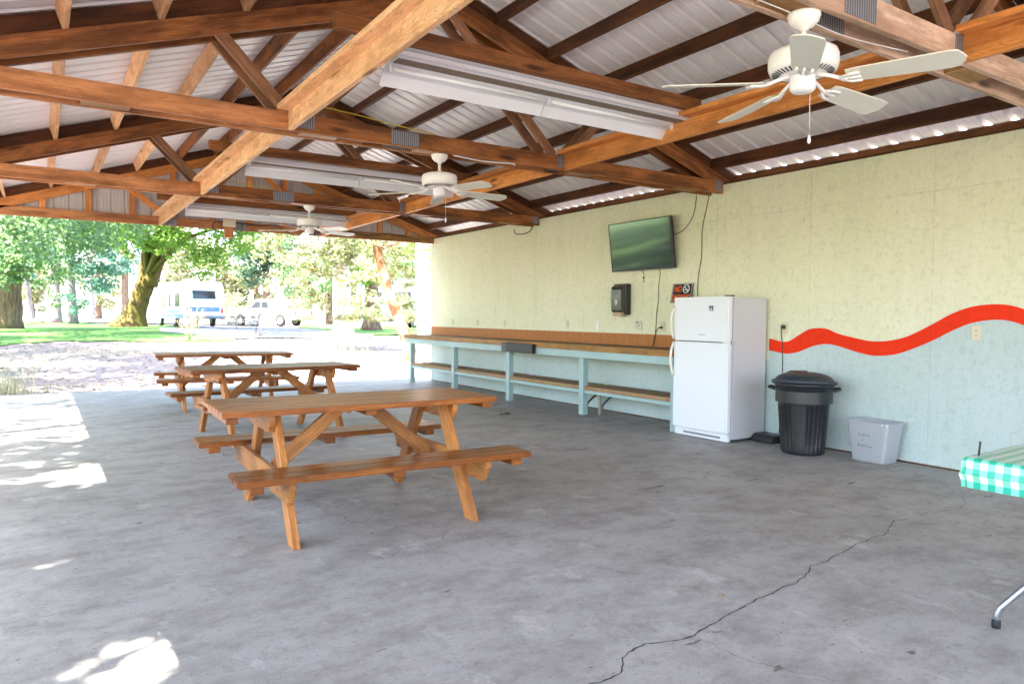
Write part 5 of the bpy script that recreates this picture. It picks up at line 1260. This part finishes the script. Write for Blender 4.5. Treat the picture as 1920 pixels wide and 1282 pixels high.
# ------------------------------------------------------------------ vehicles
def wheel(parent, c_, r_=.36, w=.22):
    m_ = MB(); m_.lathe([(r_ * .6, -w / 2), (r_ * .94, -w / 2), (r_, -w / 2 + .03), (r_, w / 2 - .03), (r_ * .94, w / 2), (r_ * .6, w / 2)], c_, 24, ax='X'); tr = m_.build('wheel', 'tyre', parent)
    m_ = MB(); m_.lathe([(r_ * .6, -w / 2 + .02), (r_ * .5, -w / 2 - .012), (r_ * .2, -w / 2 - .004), (r_ * .2, w / 2 + .004), (r_ * .5, w / 2 + .012), (r_ * .6, w / 2 - .02)], c_, 20, ax='X'); m_.build('rim', 'fixture_white', tr)
# camper: x across (rear width), y forwards (away), rear at y = 0
cp_ = spot(345, 588, 43.5); cdir = math.atan2(cp_.y, cp_.x) + rad(17)
cv = thing('camper', (cp_.x, cp_.y, hgt(cp_.x, cp_.y) + .04), cdir - math.pi / 2, 'white and blue camper parked behind the mossy maple', 'camper')
Wc, Lc = 2.45, 6.2
m_ = MB(); prof = [(0.02, .55), (-.02, 1.0), (.0, 1.5), (.12, 2.0), (.30, 2.65), (.55, 2.78), (Lc - .5, 2.80), (Lc - .1, 2.55), (Lc, 1.9), (Lc, .55)]
m_.prism([(0, y, z) for y, z in prof], (Wc, 0, 0)); body = m_.build('body', 'rv_white', cv, bevel=.07, seg=3)
MB().box((-.012, .06, .50), (Wc + .012, Lc - .05, .80)).build('lower_skirt', 'rv_blue', cv, bevel=.02)
MB().box((.35, -.055, .95), (Wc - .35, -.02, 1.22)).build('rear_panel', 'rv_blue', cv, bevel=.015)
MB().box((.0, -.14, .56), (Wc, -.03, .70)).build('bumper', 'rv_grey', cv, bevel=.02)
m_ = MB(); m_.prism([(.55, .078, 1.72), (Wc - .55, .078, 1.72), (Wc - .55, .205, 2.22), (.55, .205, 2.22)], (0, -.05, .012)); m_.build('rear_window', 'dark_glass', cv, bevel=.01)
for x in (.14, Wc - .26): MB().box((x, -.05, .86), (x + .12, -.02, 1.14)).build('tail_light', 'lamp_red', cv, bevel=.006)
MB().box((Wc - .75, -.06, .82), (Wc - .42, -.045, .94)).build('licence_plate', 'plate_white', cv)
for x in (.5, Wc / 2, Wc - .5): MB().box((x - .05, .235, 2.50), (x + .05, .265, 2.54)).build('marker_light', 'lamp_red', cv)
for y0, y1 in ((.9, 1.75), (2.6, 3.0), (3.6, 4.6)):
    w_ = MB().box((-.022, y0, 1.25), (-.005, y1, 2.05)).build('side_window', 'dark_grey', cv, bevel=.01)
    for q in (0, 1):
        a_ = y0 + .05 + q * (y1 - y0 - .04) / 2; MB().box((-.028, a_, 1.31), (-.0225, a_ + (y1 - y0) / 2 - .07, 1.99)).build('pane', 'green_glass', w_)
MB().box((-.02, 3.12, .72), (-.004, 3.5, 2.2)).build('door', 'rv_white', cv, bevel=.01)
m_ = MB(); m_.prism([(-.016, .3, .95), (-.016, 2.4, .85), (-.016, 6.0, .9), (-.016, 6.0, 1.08), (-.016, 2.4, 1.02)], (.006, 0, 0)); m_.build('side_stripe', 'rv_blue', cv)
for c_ in ((.12, 1.9, .36), (Wc - .12, 1.9, .36), (.12, 5.1, .36), (Wc - .12, 5.1, .36)): wheel(cv, c_)
m_ = MB(); m_.box((Wc / 2 - .35, 2.4, 2.8), (Wc / 2 + .35, 3.3, 3.0)); m_.build('roof_unit', 'rv_white', cv, bevel=.05, seg=2)
# pickup: y forwards (away), tail at y = 0
pk_ = spot(552, 588, 50); pdir = math.atan2(pk_.y, pk_.x) + rad(52)
pk = thing('pickup_truck', (pk_.x, pk_.y, hgt(pk_.x, pk_.y) + .05), pdir - math.pi / 2, 'white pickup truck parked beyond the gravel', 'pickup truck')
Wp = 1.95
def arch(cy, r_=.47, n=8): return [(cy + r_ * math.cos(a), .36 + r_ * math.sin(a)) for a in np.linspace(0, math.pi, n)]
prof = [(0.02, .50)] + [(y, z) for y, z in reversed(arch(1.25))] + [(y, z) for y, z in reversed(arch(4.75))] + [(5.75, .50), (5.78, .95), (5.6, 1.08), (4.0, 1.16), (3.95, 1.17), (.02, 1.17)]
m_ = MB(); m_.prism([(0, y, z) for y, z in prof], (Wp, 0, 0)); m_.build('body', 'truck_white', pk, bevel=.035, seg=2)
m_ = MB(); m_.prism([(.14, y, z) for y, z in [(1.95, 1.168), (2.15, 1.80), (2.4, 1.87), (3.5, 1.86), (4.35, 1.168)]], (Wp - .28, 0, 0)); m_.build('cab', 'truck_white', pk, bevel=.04, seg=2)
m_ = MB(); m_.prism([(.30, 2.005, 1.27), (Wp - .30, 2.005, 1.27), (Wp - .34, 2.155, 1.74), (.34, 2.155, 1.74)], (0, -.02, .006)); m_.build('rear_window', 'dark_glass', pk)
for x0, x1 in ((.125, .138), (Wp - .138, Wp - .125)):
    for pp in ([(2.3, 1.25), (2.4, 1.72), (2.95, 1.74), (2.95, 1.25)], [(3.03, 1.25), (3.03, 1.74), (3.42, 1.73), (4.0, 1.25)]):
        m_ = MB(); m_.prism([(x0, y, z) for y, z in pp], (x1 - x0, 0, 0)); m_.build('side_window', 'dark_glass', pk)
MB().box((.16, -.03, .62), (Wp - .16, .0, 1.13)).build('tailgate', 'truck_white', pk, bevel=.012)
MB().box((.05, -.16, .46), (Wp - .05, -.01, .60)).build('bumper', 'rv_grey', pk, bevel=.02)
for x in (.02, Wp - .13): MB().box((x, -.025, .78), (x + .11, .0, 1.12)).build('tail_light', 'lamp_red', pk, bevel=.006)
for cy in (1.25, 4.75):
    for x in (.13, Wp - .13): wheel(pk, (x, cy, .36), .37, .24)
for x in (-.16, Wp + .02): MB().box((x, 3.75, 1.2), (x + .14, 3.85, 1.36)).build('mirror', 'dark_grey', pk, bevel=.02)
# grey trailer behind the leaning trunk
tr_ = spot(668, 588, 45); tdir = math.atan2(-RIGHT.x, RIGHT.y)
tl = thing('travel_trailer', (tr_.x, tr_.y, hgt(tr_.x, tr_.y)), math.atan2(RIGHT.y, RIGHT.x), 'grey travel trailer with dark undercarriage behind the leaning trunk', 'trailer')
m_ = MB(); m_.prism([(0, 0, .95), (0, 0, 2.7), (.3, 0, 3.15), (7.2, 0, 3.15), (7.5, 0, 2.7), (7.5, 0, .75), (1.2, 0, .75)], (0, 2.4, 0)); m_.build('body', 'rv_grey', tl, bevel=.05, seg=2)
MB().box((.9, .05, .45), (7.3, 2.3, .74)).build('underframe', 'black_plastic', tl)
for x0, x1 in ((.8, 1.6), (2.4, 3.4), (5.2, 6.2)): MB().box((x0, -.02, 1.6), (x1, -.003, 2.3)).build('window', 'dark_glass', tl, bevel=.005)
MB().box((4.1, -.02, .9), (4.75, -.003, 2.7)).build('door', 'rv_white', tl, bevel=.005)
MB().box((.05, -.015, 1.15), (4.0, -.003, 1.3)).build('side_stripe', 'rv_blue', tl)
for cx in (2.9, 3.75):
    for y in (.12, 2.28):
        m_ = MB(); m_.lathe([(.22, -.1), (.36, -.1), (.37, 0), (.36, .1), (.22, .1)], (cx, y, .37), 20, ax='Y'); q = m_.build('wheel', 'tyre', tl)
        m_ = MB(); m_.lathe([(.21, -.08), (.1, -.11), (.1, .11), (.21, .08)], (cx, y, .37), 16, ax='Y'); m_.build('rim', 'fixture_white', q)
m_ = MB(); m_.board((0, 1.2, .6), (-1.2, 1.2, .5), .1, .1); m_.build('tow_bar', 'black_plastic', tl)
for x in (.4, 7.1): m_ = MB(); m_.board((x, .3, .0), (x, .3, .7), .08, .08, (1, 0, 0)); m_.build('jack', 'black_plastic', tl)

# ------------------------------------------------------------------ light
w = bpy.data.worlds.new('World'); sc.world = w; w.use_nodes = True; nt = w.node_tree
bg = nt.nodes['Background']; sky = nt.nodes.new('ShaderNodeTexSky'); sky.sky_type = 'NISHITA'; sky.sun_disc = False
elev = math.asin(SUN.z); sky.sun_elevation = elev; sky.sun_rotation = math.atan2(SUN.x, SUN.y) % (2 * math.pi); sky.air_density = 1.0; sky.dust_density = 2.0
nt.links.new(sky.outputs[0], bg.inputs[0]); bg.inputs[1].default_value = .15
sd = bpy.data.lights.new('sun', 'SUN'); sd.energy = 4.5; sd.angle = rad(.53); sd.color = (1, .955, .88); so = bpy.data.objects.new('sun', sd); COL.objects.link(so)
so.rotation_euler = SUN.to_track_quat('Z', 'Y').to_euler(); so.location = (-10, -4, 30)

sc.view_settings.view_transform = 'Standard'; sc.view_settings.look = 'None'; sc.view_settings.gamma = 1; sc.view_settings.exposure = 3.5
sc.render.engine = 'CYCLES'; cy = sc.cycles
cy.use_denoising = True
try: cy.denoiser = 'OPENIMAGEDENOISE'; cy.denoising_input_passes = 'RGB_ALBEDO_NORMAL'
except Exception: pass
cy.max_bounces = 10; cy.diffuse_bounces = 6; cy.glossy_bounces = 4; cy.transmission_bounces = 4; cy.transparent_max_bounces = 4
cy.sample_clamp_indirect = 8; cy.caustics_reflective = False; cy.caustics_refractive = False
